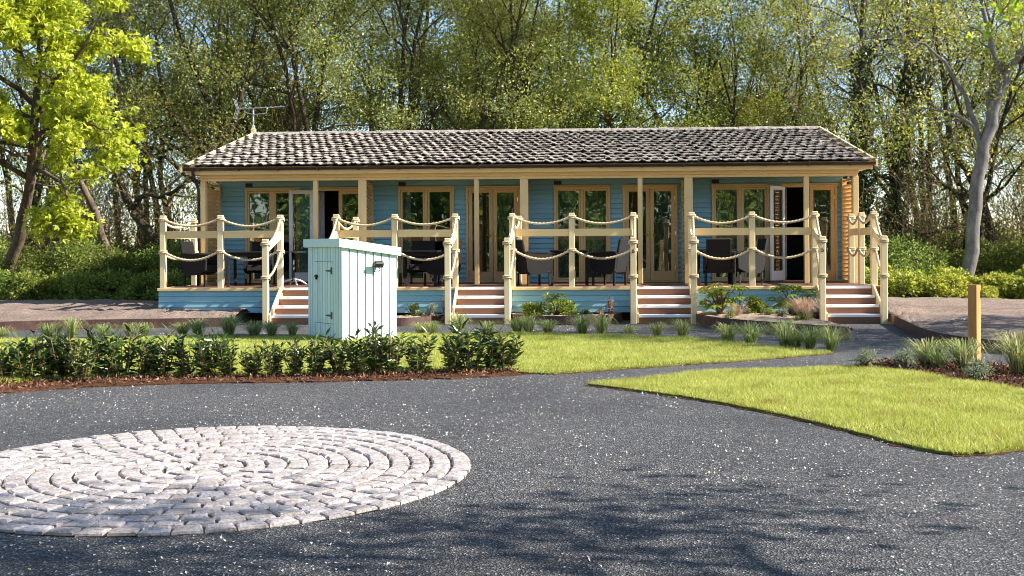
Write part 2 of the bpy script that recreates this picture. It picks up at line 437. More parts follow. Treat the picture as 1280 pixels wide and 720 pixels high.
tag(sheet('ground', [(-400, -300), (400, -300), (400, 500), (-400, 500)], -.06, M['earth']), 'brown leaf littered ground beneath the trees', 'ground', kind='structure')
# uneven rise under the trees
def mound(name, x0, x1, y0, y1, hfun, mat, nx=40, ny=40):
    X, Y = np.meshgrid(np.linspace(x0, x1, nx), np.linspace(y0, y1, ny)); Z = hfun(X, Y)
    V = np.stack([X, Y, Z], -1).reshape(-1, 3); i = np.arange(ny-1)[:, None]*nx+np.arange(nx-1)[None]
    F = np.stack([i, i+1, i+nx+1, i+nx], -1).reshape(-1, 4)
    return link(name, mesh_np(name, V, [F], mat, True))
TAR = [(-26, -60), (44, -60), (44, -7.9), (15.4, -8.0), (14.75, -7.3), (14.42, -6.6), (14.24, -5.7), (14.33, -4.2), (14.72, -1.6), (15.05, .9), (15.0, 1.5),
       (0.4, 1.5), (0.0, -1.9), (-26, -1.9)]
tag(sheet('driveway', TAR, 0.0, M['tarmac']), 'dark grey tarmac driveway and path strewn with petals', 'driveway', kind='structure')

def smooth_poly(pts, n): return [tuple(p[:2]) for p in bez([(x, y, 0) for x, y in pts], n)]
LAWN1 = smooth_poly([(-9, -6.9), (-4, -5.8), (-.23, -4.87), (.92, -4.56), (2.11, -4.3), (3.38, -4.1), (4.66, -3.9), (5.9, -3.55), (7.25, -3.48), (8.58, -3.55), (9.87, -4.02), (10.7, -4.7), (11.28, -5.66), (11.82, -6.45), (12.28, -6.86)], 60) + \
        smooth_poly([(12.26, -6.93), (11.16, -7.81), (10.1, -8.51), (9.12, -9.15), (8.57, -9.49), (8.2, -9.42)], 26) + \
        smooth_poly([(8.11, -9.22), (7.19, -9.34), (6.31, -9.6), (5.37, -9.82), (4.38, -9.9), (3.52, -10.18), (2.76, -10.63), (.5, -12.2), (-6, -15)], 40)
MULCH1 = smooth_poly([(8.11, -9.2), (7.19, -9.3), (6.31, -9.55), (5.37, -9.78), (4.38, -9.86), (3.52, -10.14), (2.76, -10.6), (.5, -12.1), (-6, -14.9)], 40) + \
         smooth_poly([(-6.4, -15.6), (.6, -13.1), (3.11, -11.29), (3.8, -10.82), (4.6, -10.5), (5.52, -10.38), (6.44, -10.22), (7.45, -9.98), (8.26, -9.6)], 50)
LAWN2 = smooth_poly([(8.96, -10.54), (9.53, -10.03), (10.28, -9.48), (11.03, -9.18), (11.62, -8.96), (12.2, -8.9), (12.57, -9.45), (12.85, -10.21), (13.19, -11.01), (14.2, -12.6)], 40) + \
        smooth_poly([(14.1, -13.3), (13.0, -13.8), (11.95, -14.24), (11.61, -14.44), (11.38, -14.46), (11.16, -14.12), (10.99, -13.67), (10.67, -12.88), (10.14, -11.92), (9.47, -11.06), (9.0, -10.58)], 40)
MULCH2 = smooth_poly([(12.16, -8.86), (12.45, -8.3), (12.9, -8.05), (13.4, -8.25), (13.75, -8.6), (14.3, -9.0), (15.6, -9.6)], 24) + \
         smooth_poly([(15.8, -12), (14.2, -12.62), (13.19, -11.03), (12.85, -10.23), (12.57, -9.47), (12.22, -8.9)], 24)
def grown(pl, d):
    c = np.array(pl); t = np.roll(c, -1, 0)-np.roll(c, 1, 0); n = np.stack([t[:, 1], -t[:, 0]], -1); n /= np.linalg.norm(n, axis=1)[:, None]+1e-9
    ar = .5*np.sum(c[:, 0]*np.roll(c[:, 1], -1)-np.roll(c[:, 0], -1)*c[:, 1])
    return [tuple(p) for p in c+n*d*(1 if ar > 0 else -1)]
def ragged(pl, a, seed):
    r = np.random.default_rng(seed); out = []
    for (x0, y0), (x1, y1) in zip(pl, pl[1:]+pl[:1]):
        k = max(1, int(math.hypot(x1-x0, y1-y0)/.08)); 
        for t in np.arange(k)/k: out.append((x0+(x1-x0)*t+r.normal(0, a), y0+(y1-y0)*t+r.normal(0, a)))
    return out
for nm, pl, z, m, lab, cat in (('lawn', ragged(LAWN1, .012, 1), .018, 'turf', 'mown lawn in front of the lodge around the pale blue cabinet', 'lawn'),
                       ('lawn', ragged(LAWN2, .012, 2), .022, 'turf', 'wedge of mown lawn beside the timber marker post', 'lawn'),
                       ('lawn_edge', ragged(grown(LAWN1, .035), .018, 5), .005, 'mulch', 'bare brown soil rim of the lawn by the cabinet', 'soil'),
                       ('lawn_edge', ragged(grown(LAWN2, .035), .018, 6), .005, 'mulch', 'bare brown soil rim of the lawn by the marker post', 'soil'),
                       ('mulch_bed', ragged(MULCH1, .02, 3), .016, 'mulch', 'brown bark mulch strip under the low laurel hedge', 'mulch bed'),
                       ('mulch_bed', ragged(MULCH2, .02, 4), .026, 'mulch', 'brown bark mulch bed around the timber marker post', 'mulch bed')):
    tag(sheet(nm, pl, z, M[m], thick=.06), lab, cat, kind='structure')

def blades(X, Y, z0, h, w, lean, rng=RNG):
    n = len(X); a = rng.uniform(0, 2*pi, n); H = h*rng.uniform(.5, 1.25, n); W = w*rng.uniform(.7, 1.3, n)
    dx = np.cos(a)*W/2; dy = np.sin(a)*W/2; b = rng.uniform(0, 2*pi, n); L = lean*H*rng.uniform(0, 1, n)
    z0 = np.broadcast_to(z0, (n,))
    V = np.empty((n, 3, 3)); V[:, 0] = np.stack([X-dx, Y-dy, z0], -1); V[:, 1] = np.stack([X+dx, Y+dy, z0], -1)
    V[:, 2] = np.stack([X+np.cos(b)*L, Y+np.sin(b)*L, z0+H], -1)
    return V.reshape(-1, 3), np.arange(3*n).reshape(-1, 3)
def grass(poly, dens, z, h, w, lab, seed):
    rng = np.random.default_rng(seed); X, Y = scatter(poly, dens, rng)
    # thin it out patchily
    q = np.sin(X*3.1+1.3*np.sin(Y*2.2))+np.sin(Y*4.3+X*1.7)+rng.normal(0, 1.2, len(X)); k = q > -1.3; X = X[k]; Y = Y[k]
    V, F = blades(X+rng.normal(0, .012, len(X)), Y+rng.normal(0, .012, len(X)), z, h*np.clip(1+.25*np.sin(X*2.3+Y)+.2*np.sin(Y*5-X*3), .5, 1.5), w, 1.3, rng)
    tag(link('grass', mesh_np('grass', V, [F], M['grass'])), lab, 'grass', kind='stuff')
vis1 = [p for p in LAWN1 if p[0] > -3.5]
grass(vis1, 5200, .012, .045, .009, 'yellow green grass blades of the lawn by the cabinet', 1)
grass([p for p in LAWN2], 11000, .016, .042, .0065, 'yellow green grass blades of the lawn by the marker post', 2)

# bark chips
def chips(poly, dens, z, lab, seed):
    rng = np.random.default_rng(seed); X, Y = scatter(poly, dens, rng); n = len(X)
    V, F = leaf_np(np.stack([X, Y, np.full(n, z)+rng.uniform(0, .03, n)], -1), rng, .045, .4, up=1.5)
    tag(link('bark_chips', mesh_np('bark_chips', V, [F], M['chip'])), lab, 'bark chips', kind='stuff')
def leaf_np(P, rng, size, asp=.5, up=.3, fold=.25, droop=None, dirs=None):
    """diamond leaves, two triangles each"""
    n = len(P); d = rng.normal(0, 1, (n, 3)) if dirs is None else dirs+rng.normal(0, .45, (n, 3))
    if droop: d[:, 2] -= droop
    d /= np.linalg.norm(d, axis=1)[:, None]+1e-9
    nrm = rng.normal(0, 1, (n, 3)); nrm[:, 2] += up*2; s = np.cross(d, nrm); s /= np.linalg.norm(s, axis=1)[:, None]+1e-9
    u = np.cross(s, d); L = size*rng.uniform(.6, 1.35, n)[:, None]; W = L*asp*rng.uniform(.8, 1.2, n)[:, None]
    V = np.empty((n, 4, 3)); V[:, 0] = P; V[:, 1] = P+d*L*.45+s*W*.5+u*W*fold; V[:, 2] = P+d*L; V[:, 3] = P+d*L*.45-s*W*.5+u*W*fold
    i = np.arange(n)[:, None]*4
    F = np.concatenate([i+np.array([[0, 1, 2]]), i+np.array([[0, 2, 3]])])
    return V.reshape(-1, 3), F
chips([p for p in MULCH1 if p[0] > -2], 750, .018, 'reddish brown bark chips under the laurel hedge', 3)
chips(MULCH2, 700, .03, 'reddish brown bark chips around the marker post', 4)

# ------------------------------------------------------------------ sett circle
CC = (6.45, -15.12); CR = 1.72
circ = tag(sheet('sett_circle', [(CC[0]+(CR-.004)*math.cos(a), CC[1]+(CR-.004)*math.sin(a)) for a in np.linspace(0, 2*pi, 72, endpoint=False)], .006, M['jointsand']),
    'round inlay of pale granite setts laid in rings', 'paving', kind='structure')
def sett_mesh(r0, r1, da, rng, z=.0):
    """a sett between two radii, centred on angle 0, slightly pillowed and irregular"""
    g = .0075; a = da/2
    pr = []
    for (r, s) in ((r0+g, -1), (r0+g, 1), ((r0+r1)/2, 1.0), (r1-g, 1), (r1-g, -1), ((r0+r1)/2, -1.0)):
        aa = max(a-g/max(r, .05), a*.55)
        pr.append(((r+rng.uniform(-.006, .006))*math.cos(s*aa), (r+rng.uniform(-.006, .006))*math.sin(s*aa)+rng.uniform(-.006, .006)))
    P = np.array(pr); c = P.mean(0); h = .016+rng.uniform(-.004, .004)
    V = [(x, y, -.004) for x, y in P]+[(x, y, h-.004) for x, y in c+(P-c)*.97]+[(x, y, h+rng.uniform(-.002, .004)) for x, y in c+(P-c)*.80]+[(c[0], c[1], h+.003)]
    n = 6; Q = []; T = []
    for i in range(n):
        j = (i+1) % n; Q += [[i, j, n+j, n+i], [n+i, n+j, 2*n+j, 2*n+i]]; T.append([2*n+i, 2*n+j, 3*n])
    return np.array(V), Q, T
def make_setts():
    rng = np.random.default_rng(5); nr = 13; w = CR/nr; pieces = []
    for k in range(nr):
        r0 = k*w; r1 = r0+w
        if k == 0: r0 = .0
        n = max(4, round(2*pi*(r0+r1)/2/.155)); off = rng.uniform(0, 2*pi)
        for i in range(n):
            ang = off+i*2*pi/n
            mx, my = CC[0]+(r0+r1)/2*math.cos(ang), CC[1]+(r0+r1)/2*math.sin(ang)
            pieces.append((k, r0, r1, 2*pi/n, ang, mx, my))
    # size in view: bigger when nearer; out of frame counts nothing
    def score(p):
        dx = p[5]-CAM[0]; dy = p[6]-CAM[1]; c, s = math.cos(.0555), math.sin(.0555)
        xc = dx*c+dy*s; yc = -dx*s+dy*c
        return (1/yc) if abs(xc/yc) < .455 else 0
    pieces.sort(key=score, reverse=True)
    var = {}
    rest = MB()
    for q, (k, r0, r1, da, ang, mx, my) in enumerate(pieces):
        if q < 300:
            kv = (k, rng.integers(0, 3))
            if kv not in var:
                V, Q, T = sett_mesh(r0, r1, da, rng); var[kv] = mesh_np('sett', V, [Q, T], M['sett'])
            link('sett', var[kv], circ, (CC[0], CC[1], .006), (0, 0, ang))
        else:
            V, Q, T = sett_mesh(r0, r1, da, rng); c, s = math.cos(ang), math.sin(ang)
            V = V @ np.array([[c, s, 0], [-s, c, 0], [0, 0, 1]])+np.array([CC[0], CC[1], .006]); rest.add(V, [Q, T])
    o = rest.obj('setts', M['sett'], circ); o['kind'] = 'stuff'
make_setts()

# petals on the drive
def petals():
    rng = np.random.default_rng(9)
    X = np.concatenate([rng.uniform(-1, 18, 22000), rng.uniform(3, 14, 12000)]); Y = np.concatenate([rng.uniform(-19, -1.5, 22000), rng.uniform(-19, -9.5, 12000)])
    q = np.sin(X*1.1+2*np.sin(Y*.7))+np.sin(Y*1.6+X*.6)+1.2*np.sin(X*5.3+np.sin(Y*4.1)*2)*np.sin(Y*6.1)+rng.normal(0, .8, len(X)); k = q > -.1
    for pl in (LAWN1, LAWN2, MULCH1, MULCH2): k &= ~inside(pl, X, Y)
    k &= (X < 14.1) | (Y < -8.2)
    inc = ((X-CC[0])**2+(Y-CC[1])**2) < 1.74**2; k &= ~(inc & (rng.uniform(0, 1, len(X)) < .8))
    k &= ~((X < 5) & (Y > -3.0)) 
    X = X[k]; Y = Y[k]; n = len(X); z = np.where(((X-CC[0])**2+(Y-CC[1])**2) < 1.74**2, .035, .006)
    V, F = leaf_np(np.stack([X, Y, z], -1), rng, .0155*np.clip(rng.lognormal(0, .35, n), .5, 2)[:, None] if False else .0155, .75, up=4, fold=.15)
    V[:, 2] = np.clip(V[:, 2], .003, .045)
    tag(link('fallen_petals', mesh_np('fallen_petals', V, [F], M['petal'])), 'pale fallen petals scattered over the tarmac', 'petals', kind='stuff')
petals()

# ------------------------------------------------------------------ the lodge
P = 3.5; YP = 2.04; YW = 3.10; ZD = .6726; ZB = 2.98; ZWIN = 2.813
X0 = .754; X1 = X0+4*P
lodge = thing('holiday_lodge', 'long low blue timber lodge with cream posts and tiled gable roof', 'lodge', (7.75, 3.1, 0))
LI = lodge.matrix_world.copy(); LOFF = (-7.75, -3.1, 0)
def L(name, mb, mat, parent=lodge, smooth=False, label=None):
    o = mb.obj(name, M[mat] if isinstance(mat, str) else mat, parent, smooth, label=label)
    if parent is lodge: o.location = LOFF
    return o
# openings per unit, offsets from unit start
WL, WR, DL, DR = 1.367, 2.63, 2.90, 4.115
wall = MB(); segs = []
for i in range(4):
    u = i*P
    segs += [(X0+u+(.0), WL+u, ZD, ZB), (WR+u, DL+u, ZD, ZB), (DR+u, X0+u+P, ZD, ZB), (WL+u, WR+u, ZWIN, ZB), (DL+u, DR+u, ZWIN, ZB)]
for a, b, z0, z1 in segs: wall.box(a, b, YW+.03, YW+.14, z0-.02, z1+.05)
wall = L('front_wall', wall, 'blue')
# weatherboards: one object per board
bcache = {}
NB = 21; BH = (ZB-ZD)/NB
for i in range(4):
    u = i*P
    full = [(X0+u+.004, WL+u-.003), (WR+u+.003, DL+u-.003), (DR+u+.003, X0+u+P-.004)]
    for r in range(NB):
        z = ZD+r*BH
        row = full if z+BH <= ZWIN+.01 else [(X0+u+.004, X0+u+P-.004)]
        for a, b in row:
            ln = round(b-a, 3)
            if ln not in bcache:
                mb = MB(); mb.prism([(.03, 0), (-.006, .0), (-.018, .004), (-.019, .012), (.012, BH-.001), (.03, BH-.001)], 0, ln, 'x'); bcache[ln] = mb.mesh('board', M['blue'])
            link('board', bcache[ln], wall, (a, YW, z))
# end and back walls, floor slab, rooms
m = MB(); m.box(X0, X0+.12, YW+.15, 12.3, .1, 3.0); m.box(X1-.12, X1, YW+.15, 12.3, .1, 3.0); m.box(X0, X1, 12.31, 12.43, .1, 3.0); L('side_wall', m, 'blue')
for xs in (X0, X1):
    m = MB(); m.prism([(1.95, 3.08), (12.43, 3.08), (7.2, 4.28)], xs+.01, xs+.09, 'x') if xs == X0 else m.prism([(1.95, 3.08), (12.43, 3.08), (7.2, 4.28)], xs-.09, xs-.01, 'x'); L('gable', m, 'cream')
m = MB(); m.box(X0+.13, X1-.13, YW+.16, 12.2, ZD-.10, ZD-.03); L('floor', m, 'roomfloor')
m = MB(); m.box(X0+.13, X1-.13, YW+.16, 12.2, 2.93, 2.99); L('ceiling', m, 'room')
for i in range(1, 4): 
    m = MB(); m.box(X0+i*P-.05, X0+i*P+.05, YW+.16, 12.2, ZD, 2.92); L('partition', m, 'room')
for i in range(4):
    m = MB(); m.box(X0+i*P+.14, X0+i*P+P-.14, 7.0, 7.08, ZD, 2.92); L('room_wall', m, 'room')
# soffit over the veranda
m = MB(); m.box(X0-.2, X1+.2, 1.84, YW+.02, 3.06, 3.08); L('soffit', m, 'cream')
m = MB(); m.box(X0-.06, X1+.06, YP-.07, YP+.07, 2.99, 3.13, .008); m.box(X0-.05, X1+.05, YP-.045, YP+.045, 2.93, 2.989, .006); L('eaves_beam', m, 'cream')
m = MB(); m.box(.44, 15.06, 1.80, 1.835, 3.06, 3.225); L('fascia_board', m, 'cream')
# posts
for i in range(5):
    x = X0+i*P
    w = .088 if 0 < i < 4 else .055
    m = MB(); m.box(x-w, x+w, YP-.055, YP+.055, ZD, 2.93, .008); L('veranda_post', m, 'cream')
for i in range(4):
    x = 3.23+i*P; m = MB(); m.box(x-.05, x+.05, YP-.05, YP+.05, ZD, 2.93, .008); L('veranda_post', m, 'cream')
# louvred screens at the unit ends
slat = MB(); slat.box(-.006, .006, 0, YW-YP-.20, -.055, .055, .002); slat = slat.mesh('slat', M['louvre'])
for i in range(5):
    x = X0+i*P+(0 if i in (0, 4) else 0)
    fr = MB(); fr.box(x-.05, x+.05, YP+.062, YP+.125, ZD, 2.90, .004); fr.box(x-.05, x+.05, YW-.095, YW+.028, ZD, 2.93); fr.box(x-.026, x+.026, YP+.126, YW-.096, 2.86, 2.90); fr.box(x-.026, x+.026, YP+.126, YW-.096, ZD, ZD+.05)
    s = L('louvred_screen', fr, 'louvre')
    z = ZD+.12
    while z < 2.80:
        link('slat', slat, s, (x, YP+.13, z), (0, math.radians(52 if i == 0 else -52), 0)); z += .085
# roof
EY, EZ, RY, RZ = 1.70, 3.235, 7.2, 4.49; RX0, RX1 = .40, 15.10
SL = math.hypot(RY-EY, RZ-EZ); AL = math.atan2(RZ-EZ, RY-EY)
m = MB()
m.prism([(EY+.06, EZ-.03), (RY, RZ-.06), (2*RY-EY, EZ-.03), (2*RY-EY, EZ-.09), (RY, RZ-.14), (EY+.06, EZ-.09)], RX0+.05, RX1-.05, 'x')
roof = L('roof', m, 'gutter')
def tile_V(rng):
    W, Ln = .40, .47; n = 9; xs = np.linspace(0, W, n)
    prof = lambda x: .014*np.sin(x/W*4*pi-.6)+.006*np.sin(x/W*2*pi+1)
    edge = rng.normal(0, .015, n)
    f = np.stack([xs, edge, .062+prof(xs)+rng.normal(0, .005, n)], -1); b = np.stack([xs, np.full(n, Ln), .010+prof(xs)*.9], -1)
    lo = f.copy(); lo[:, 2] -= .022; lo[:, 1] += .006
    md = (f+b)/2; md[:, 2] += .004+rng.normal(0, .003, n)
    V = np.concatenate([lo, f, md, b]); Q = []
    for r in range(3):
        for i in range(n-1): Q.append([r*n+i, r*n+i+1, (r+1)*n+i+1, (r+1)*n+i])
    return V, Q
rng = np.random.default_rng(3)
tmesh = []
for k in range(6):
    V, Q = tile_V(rng); tmesh.append(mesh_np('tile', V, [Q], M['tile']))
NR = 14; GA = (SL-.06)/NR; NC = 36; TW = (RX1-RX0)/NC
rest = MB(); ca, sa = math.cos(AL), math.sin(AL)
for r in range(NR):
    for c in range(NC):
        s0 = r*GA-.03; jx = rng.normal(0, .006); js = rng.normal(0, .012); lift = abs(rng.normal(0, .006))
        x = RX0+c*TW+jx; off = (.10 if r % 2 else 0)
        if off and c == NC-1: continue
        x += off
        if r < 8:
            link('tile', tmesh[rng.integers(0, 6)], roof, (x, EY+(s0+js)*ca-lift*sa, EZ+(s0+js)*sa+lift*ca-.012), (AL+rng.normal(0, .007), rng.normal(0, .007), rng.normal(0, .006)))
        else:
            V, Q = tile_V(rng); V = V+np.array([0, s0+js, lift-.012]); y = V[:, 1]*ca-V[:, 2]*sa; z = V[:, 1]*sa+V[:, 2]*ca
            rest.add(np.stack([V[:, 0]+x, EY+y, EZ+z], -1), [Q])
o = rest.obj('upper_tiles', M['tile'], roof); o['kind'] = 'stuff'
m = MB(); m.prism([(RY, RZ), (2*RY-EY, EZ), (2*RY-EY, EZ+.03), (RY, RZ+.03)], RX0, RX1, 'x'); m.obj('rear_slope', M['tile'], roof)
rt = MB(); rt.prism([(-.13, -.035), (-.07, .025), (0, .045), (.07, .025), (.13, -.035), (.06, .0), (0, .02), (-.06, 0)], 0, .40, 'x'); rt = rt.mesh('ridge_tile', M['tile'])
for c in range(36):
    link('ridge_tile', rt, roof, (RX0+.02+c*.4075, RY, RZ+.012+rng.normal(0, .003)), (0, rng.normal(0, .008), 0))
for x in (RX0-.035, RX1-.005):
    m = MB(); m.prism([(EY-.03, EZ+.01), (RY, RZ+.045), (RY, RZ-.12), (EY-.03, EZ-.13)], x, x+.04, 'x'); m.prism([(2*RY-EY+.03, EZ+.01), (RY+.001, RZ+.045), (RY+.001, RZ-.12), (2*RY-EY+.03, EZ-.13)], x, x+.04, 'x')
    m.obj('barge_board', M['cream_pale'], roof)
# gutter with brackets and downpipe
g = MB(); pr = [(1.74+.055*math.cos(a), 3.20+.055*math.sin(a)) for a in np.linspace(pi, 2*pi, 9)]+[(1.74+.047*math.cos(a), 3.20+.047*math.sin(a)) for a in np.linspace(2*pi, pi, 9)]
g.prism(pr, .40, 15.10, 'x'); gut = L('gutter', g, 'gutter')
br = MB(); br.box(-.018, .018, -.063, .06, -.066, -.054); br.box(-.018, .018, -.068, -.058, -.066, .012); br = br.mesh('bracket', M['gutter'])
for k in range(17): link('bracket', br, gut, (.75+k*.865, 1.74, 3.2))
d = MB(); d.tube(bez([(.62, 1.74, 3.16), (.62, 1.76, 3.06), (.64, 1.92, 2.88), (.655, 1.99, 2.76), (.66, 2.0, 2.5)], 14), .034, 8); d.tube([(.66, 2.0, 2.5), (.66, 2.0, .72)], .034, 8); L('downpipe', d, 'gutter', smooth=True)
# windows
def pane_mesh(w, h):
    mb = MB(); mb.box(0, w, -.004, .004, 0, h); return mb.mesh('pane', M['glass'])
def frame_ring(mb, x0, x1, z0, z1, t, y0, y1, bev=.004, tb=None):
    tb = tb or t
    mb.box(x0, x0+t, y0, y1, z0, z1, bev); mb.box(x1-t, x1, y0, y1, z0, z1, bev)
    mb.box(x0+t+.0005, x1-t-.0005, y0+.001, y1-.001, z1-t, z1, bev); mb.box(x0+t+.0005, x1-t-.0005, y0+.001, y1-.001, z0, z0+tb, bev)
def curtain(name, x0, x1, y, z0, z1, mat, folds, parent=lodge):
    n = folds*8+1; xs = np.linspace(x0, x1, n); ph = np.linspace(0, folds*2*pi, n)
    ys = y+.035*np.sin(ph)+.012*np.sin(ph*.37+x0); V = []
    for zz, k in ((z0, 1.0), ((z0+z1)/2, .9), (z1, .75)):
        V += [(a, y+(b-y)*k, zz) for a, b in zip(xs, ys)]
    V = np.array(V); Q = [[r*n+i, r*n+i+1, (r+1)*n+i+1, (r+1)*n+i] for r in range(2) for i in range(n-1)]
    V2 = V+np.array([0, .006, 0]); mb = MB(); mb.add(V, [Q]); mb.add(V2, [[q[::-1] for q in Q]])
    o = link(name, mb.mesh(name, M[mat], True, fix=False), parent); o.location = LOFF
    return o
PW = (WR-WL-.10-.06)/2
for i in range(4):
    u = i*P; m = MB()
    frame_ring(m, WL+u, WR+u, ZD+.01, ZWIN, .052, YW-.035, YW+.07); m.box((WL+WR)/2+u-.03, (WL+WR)/2+u+.03, YW-.03, YW+.068, ZD+.063, ZWIN-.053, .004)
    w = L('window', m, 'ochre')
    for s in (0, 1):
        a = WL+u+.0525+s*(PW+.0595); sash = MB(); frame_ring(sash, a+.002, a+PW-.006, ZD+.065, ZWIN-.055, .042, YW-.02, YW+.045)
        so = sash.obj('sash', M['ochre'], w); link('pane', pane_mesh(PW-.09, ZWIN-ZD-.21), w, (a+.042, YW+.012, ZD+.108))
    m = MB(); m.box(WL+u-.02, WR+u+.02, YW-.05, YW-.037, ZWIN+.001, ZWIN+.03, .003); m.obj('head_trim', M['ochre'], w)
    v = MB(); v.box(WL+u+.01, WL+u+.17, YW-.03, YW-.012, ZWIN+.05, ZWIN+.13); 
    for k in range(4): v.box(WL+u+.015, WL+u+.165, YW-.038, YW-.031, ZWIN+.058+k*.018, ZWIN+.068+k*.018)
    L('vent', v, 'iron')
curtain('curtain', WL+.03, WL+.62, YW+.22, ZD+.05, 2.75, 'curtain', 6)
curtain('curtain', WL+.95, WR-.02, YW+.22, ZD+.05, 2.75, 'curtain', 3)
curtain('curtain', P+WL+.02, P+WL+.25, YW+.24, ZD+.05, 2.75, 'curtain_plain', 3)
curtain('curtain', 2*P+WL+.02, 2*P+WL+.50, YW+.22, ZD+.05, 2.75, 'curtain', 5)
curtain('curtain', 2*P+WL+.66, 2*P+WR-.02, YW+.22, ZD+.05, 2.75, 'curtain', 5)
curtain('curtain', 3*P+WL+.02, 3*P+WL+.60, YW+.22, ZD+.05, 2.75, 'curtain', 6)
curtain('curtain', 3*P+WL+.72, 3*P+WR-.02, YW+.22, ZD+.05, 2.75, 'curtain', 4)
curtain('curtain', P+DR-.50, P+DR-.2, YW+.28, ZD+.05, 2.75, 'curtain', 3)
curtain('curtain', 2*P+DR-.52, 2*P+DR-.08, YW+.28, ZD+.05, 2.75, 'curtain', 5)
curtain('curtain', 3*P+DR-.50, 3*P+DR-.04, YW+.28, ZD+.05, 2.75, 'curtain', 5)
curtain('curtain', DL+.04, DL+.24, YW+.20, ZD+.05, 2.76, 'curtain_plain', 3)
curtain('curtain', 3*P+DL+.03, 3*P+DL+.15, YW+.20, ZD+.05, 2.76, 'curtain_plain', 2)
# doors: frame, two leaves each
LW = (DR-DL-.11)/2; LH = ZWIN-ZD-.075
def leaf(name, mat, parent, loc, rz, hinge_left, label=None, inner=None):
    """door leaf, hinged at local x=0, running to +x (or -x)"""
    s = 1 if hinge_left else -1; mb = MB()
    xs = sorted((0, s*LW)); t = .085
    frame_ring(mb, xs[0]+.003, xs[1]-.003, 0, LH, t, -.022, .022, .004, tb=.21)
    o = mb.obj(name, M[mat], parent, label=label); o.location = loc; o.rotation_euler = (0, 0, rz)
    if parent is lodge: o.location = (loc[0]+LOFF[0], loc[1]+LOFF[1], loc[2])
    if inner:
        mi = MB(); frame_ring(mi, xs[0]+.003, xs[1]-.003, 0, LH, t, .0225, .029, .002, tb=.21); mi.obj('inner_face', M[inner], o)
    link('pane', pane_mesh(LW-2*t-.008, LH-t-.212), o, (xs[0]+t+.004, 0, .211))
    h = MB(); hx = s*(LW-.045); h.box(hx-.017, hx+.017, -.034, -.023, .88, 1.10, .003); h.tube([(hx, -.024, 1.02), (hx, -.065, 1.02), (hx-s*.02, -.07, 1.02), (hx-s*.11, -.07, 1.018)], .011, 6); h.obj('handle', M['brass'], o)
    for z in (.25, 1.0, 1.78):
        hm = MB(); hm.tube([(-s*.002, -.027, z), (-s*.002, -.027, z+.1)], .009, 6); hm.obj('hinge', M['brass'], o)
    return o
for i in range(4):
    u = i*P; m = MB(); frame_ring(m, DL+u, DR+u, ZD+.004, ZWIN, .052, YW-.035, YW+.07, tb=.03); m.box(DL+u-.02, DR+u+.02, YW-.05, YW-.037, ZWIN+.001, ZWIN+.03, .003)
    L('door_frame', m, 'ochre')
    zb = ZD+.038
    leaf('door_leaf', 'ochre', lodge, (DR+u-.053, YW+.0, zb), 0, False)
    if i == 0: leaf('door_leaf', 'white', lodge, (DL+u+.052, YW-.07, zb), math.radians(180-12) * -1, True, 'white inner face of a door leaf folded open')
    elif i == 3: leaf('door_leaf', 'white', lodge, (DL+u+.052, YW-.07, zb), math.radians(-132), True, 'white inner face of a door leaf standing ajar')
    else: leaf('door_leaf', 'ochre', lodge, (DL+u+.053, YW+.0, zb), 0, True)

# ------------------------------------------------------------------ ropes
def rope_geo(mb, pts, r=.027, step=.011, pitch=.075):
    Pp = np.asarray(pts, float); seg = np.linalg.norm(np.diff(Pp, axis=0), axis=1); s = np.concatenate([[0], np.cumsum(seg)])
    n = max(4, int(s[-1]/step)); q = np.linspace(0, s[-1], n); Q = np.stack([np.interp(q, s, Pp[:, k]) for k in range(3)], -1)
    k = 9; T = np.gradient(Q, axis=0); T /= np.linalg.norm(T, axis=1)[:, None]+1e-9
    ref = np.array([0, 0, 1.0]) if abs(T[:, 2]).mean() < .85 else np.array([0, 1.0, 0])
    A = np.cross(T, ref); A /= np.linalg.norm(A, axis=1)[:, None]+1e-9; B = np.cross(A, T)
    th = np.arange(k)/k*2*pi; R = r*(.84+.17*np.cos(3*th)); tw = q/pitch*2*pi/3*1.0
    c = np.cos(th[None]+tw[:, None]); sn = np.sin(th[None]+tw[:, None])
    V = Q[:, None]+R[None, :, None]*(A[:, None]*c[..., None]+B[:, None]*sn[..., None])
    i = np.arange(n-1)[:, None]*k; j = np.arange(k)[None]; j2 = (j+1) % k
    F = np.stack([i+j, i+k+j, i+k+j2, i+j2], -1).reshape(-1, 4); mb.add(V.reshape(-1, 3), [F])
def sag(a, b, d, n=24):
    a = np.array(a, float); b = np.array(b, float); t = np.linspace(0, 1, n)[:, None]
    p = a+(b-a)*t; p[:, 2] -= d*4*(t*(1-t))[:, 0]; return p
def coil(mb, x, y, z, h=.072, turns=2):
    t = np.linspace(0, turns*2*pi, 22*turns); n = 4.0
    rr = h/((np.abs(np.cos(t))**n+np.abs(np.sin(t))**n)**(1/n))
    rope_geo(mb, np.stack([x+rr*np.cos(t), y+rr*np.sin(t), z+(t/(turns*2*pi)-.5)*.06], -1), .020)

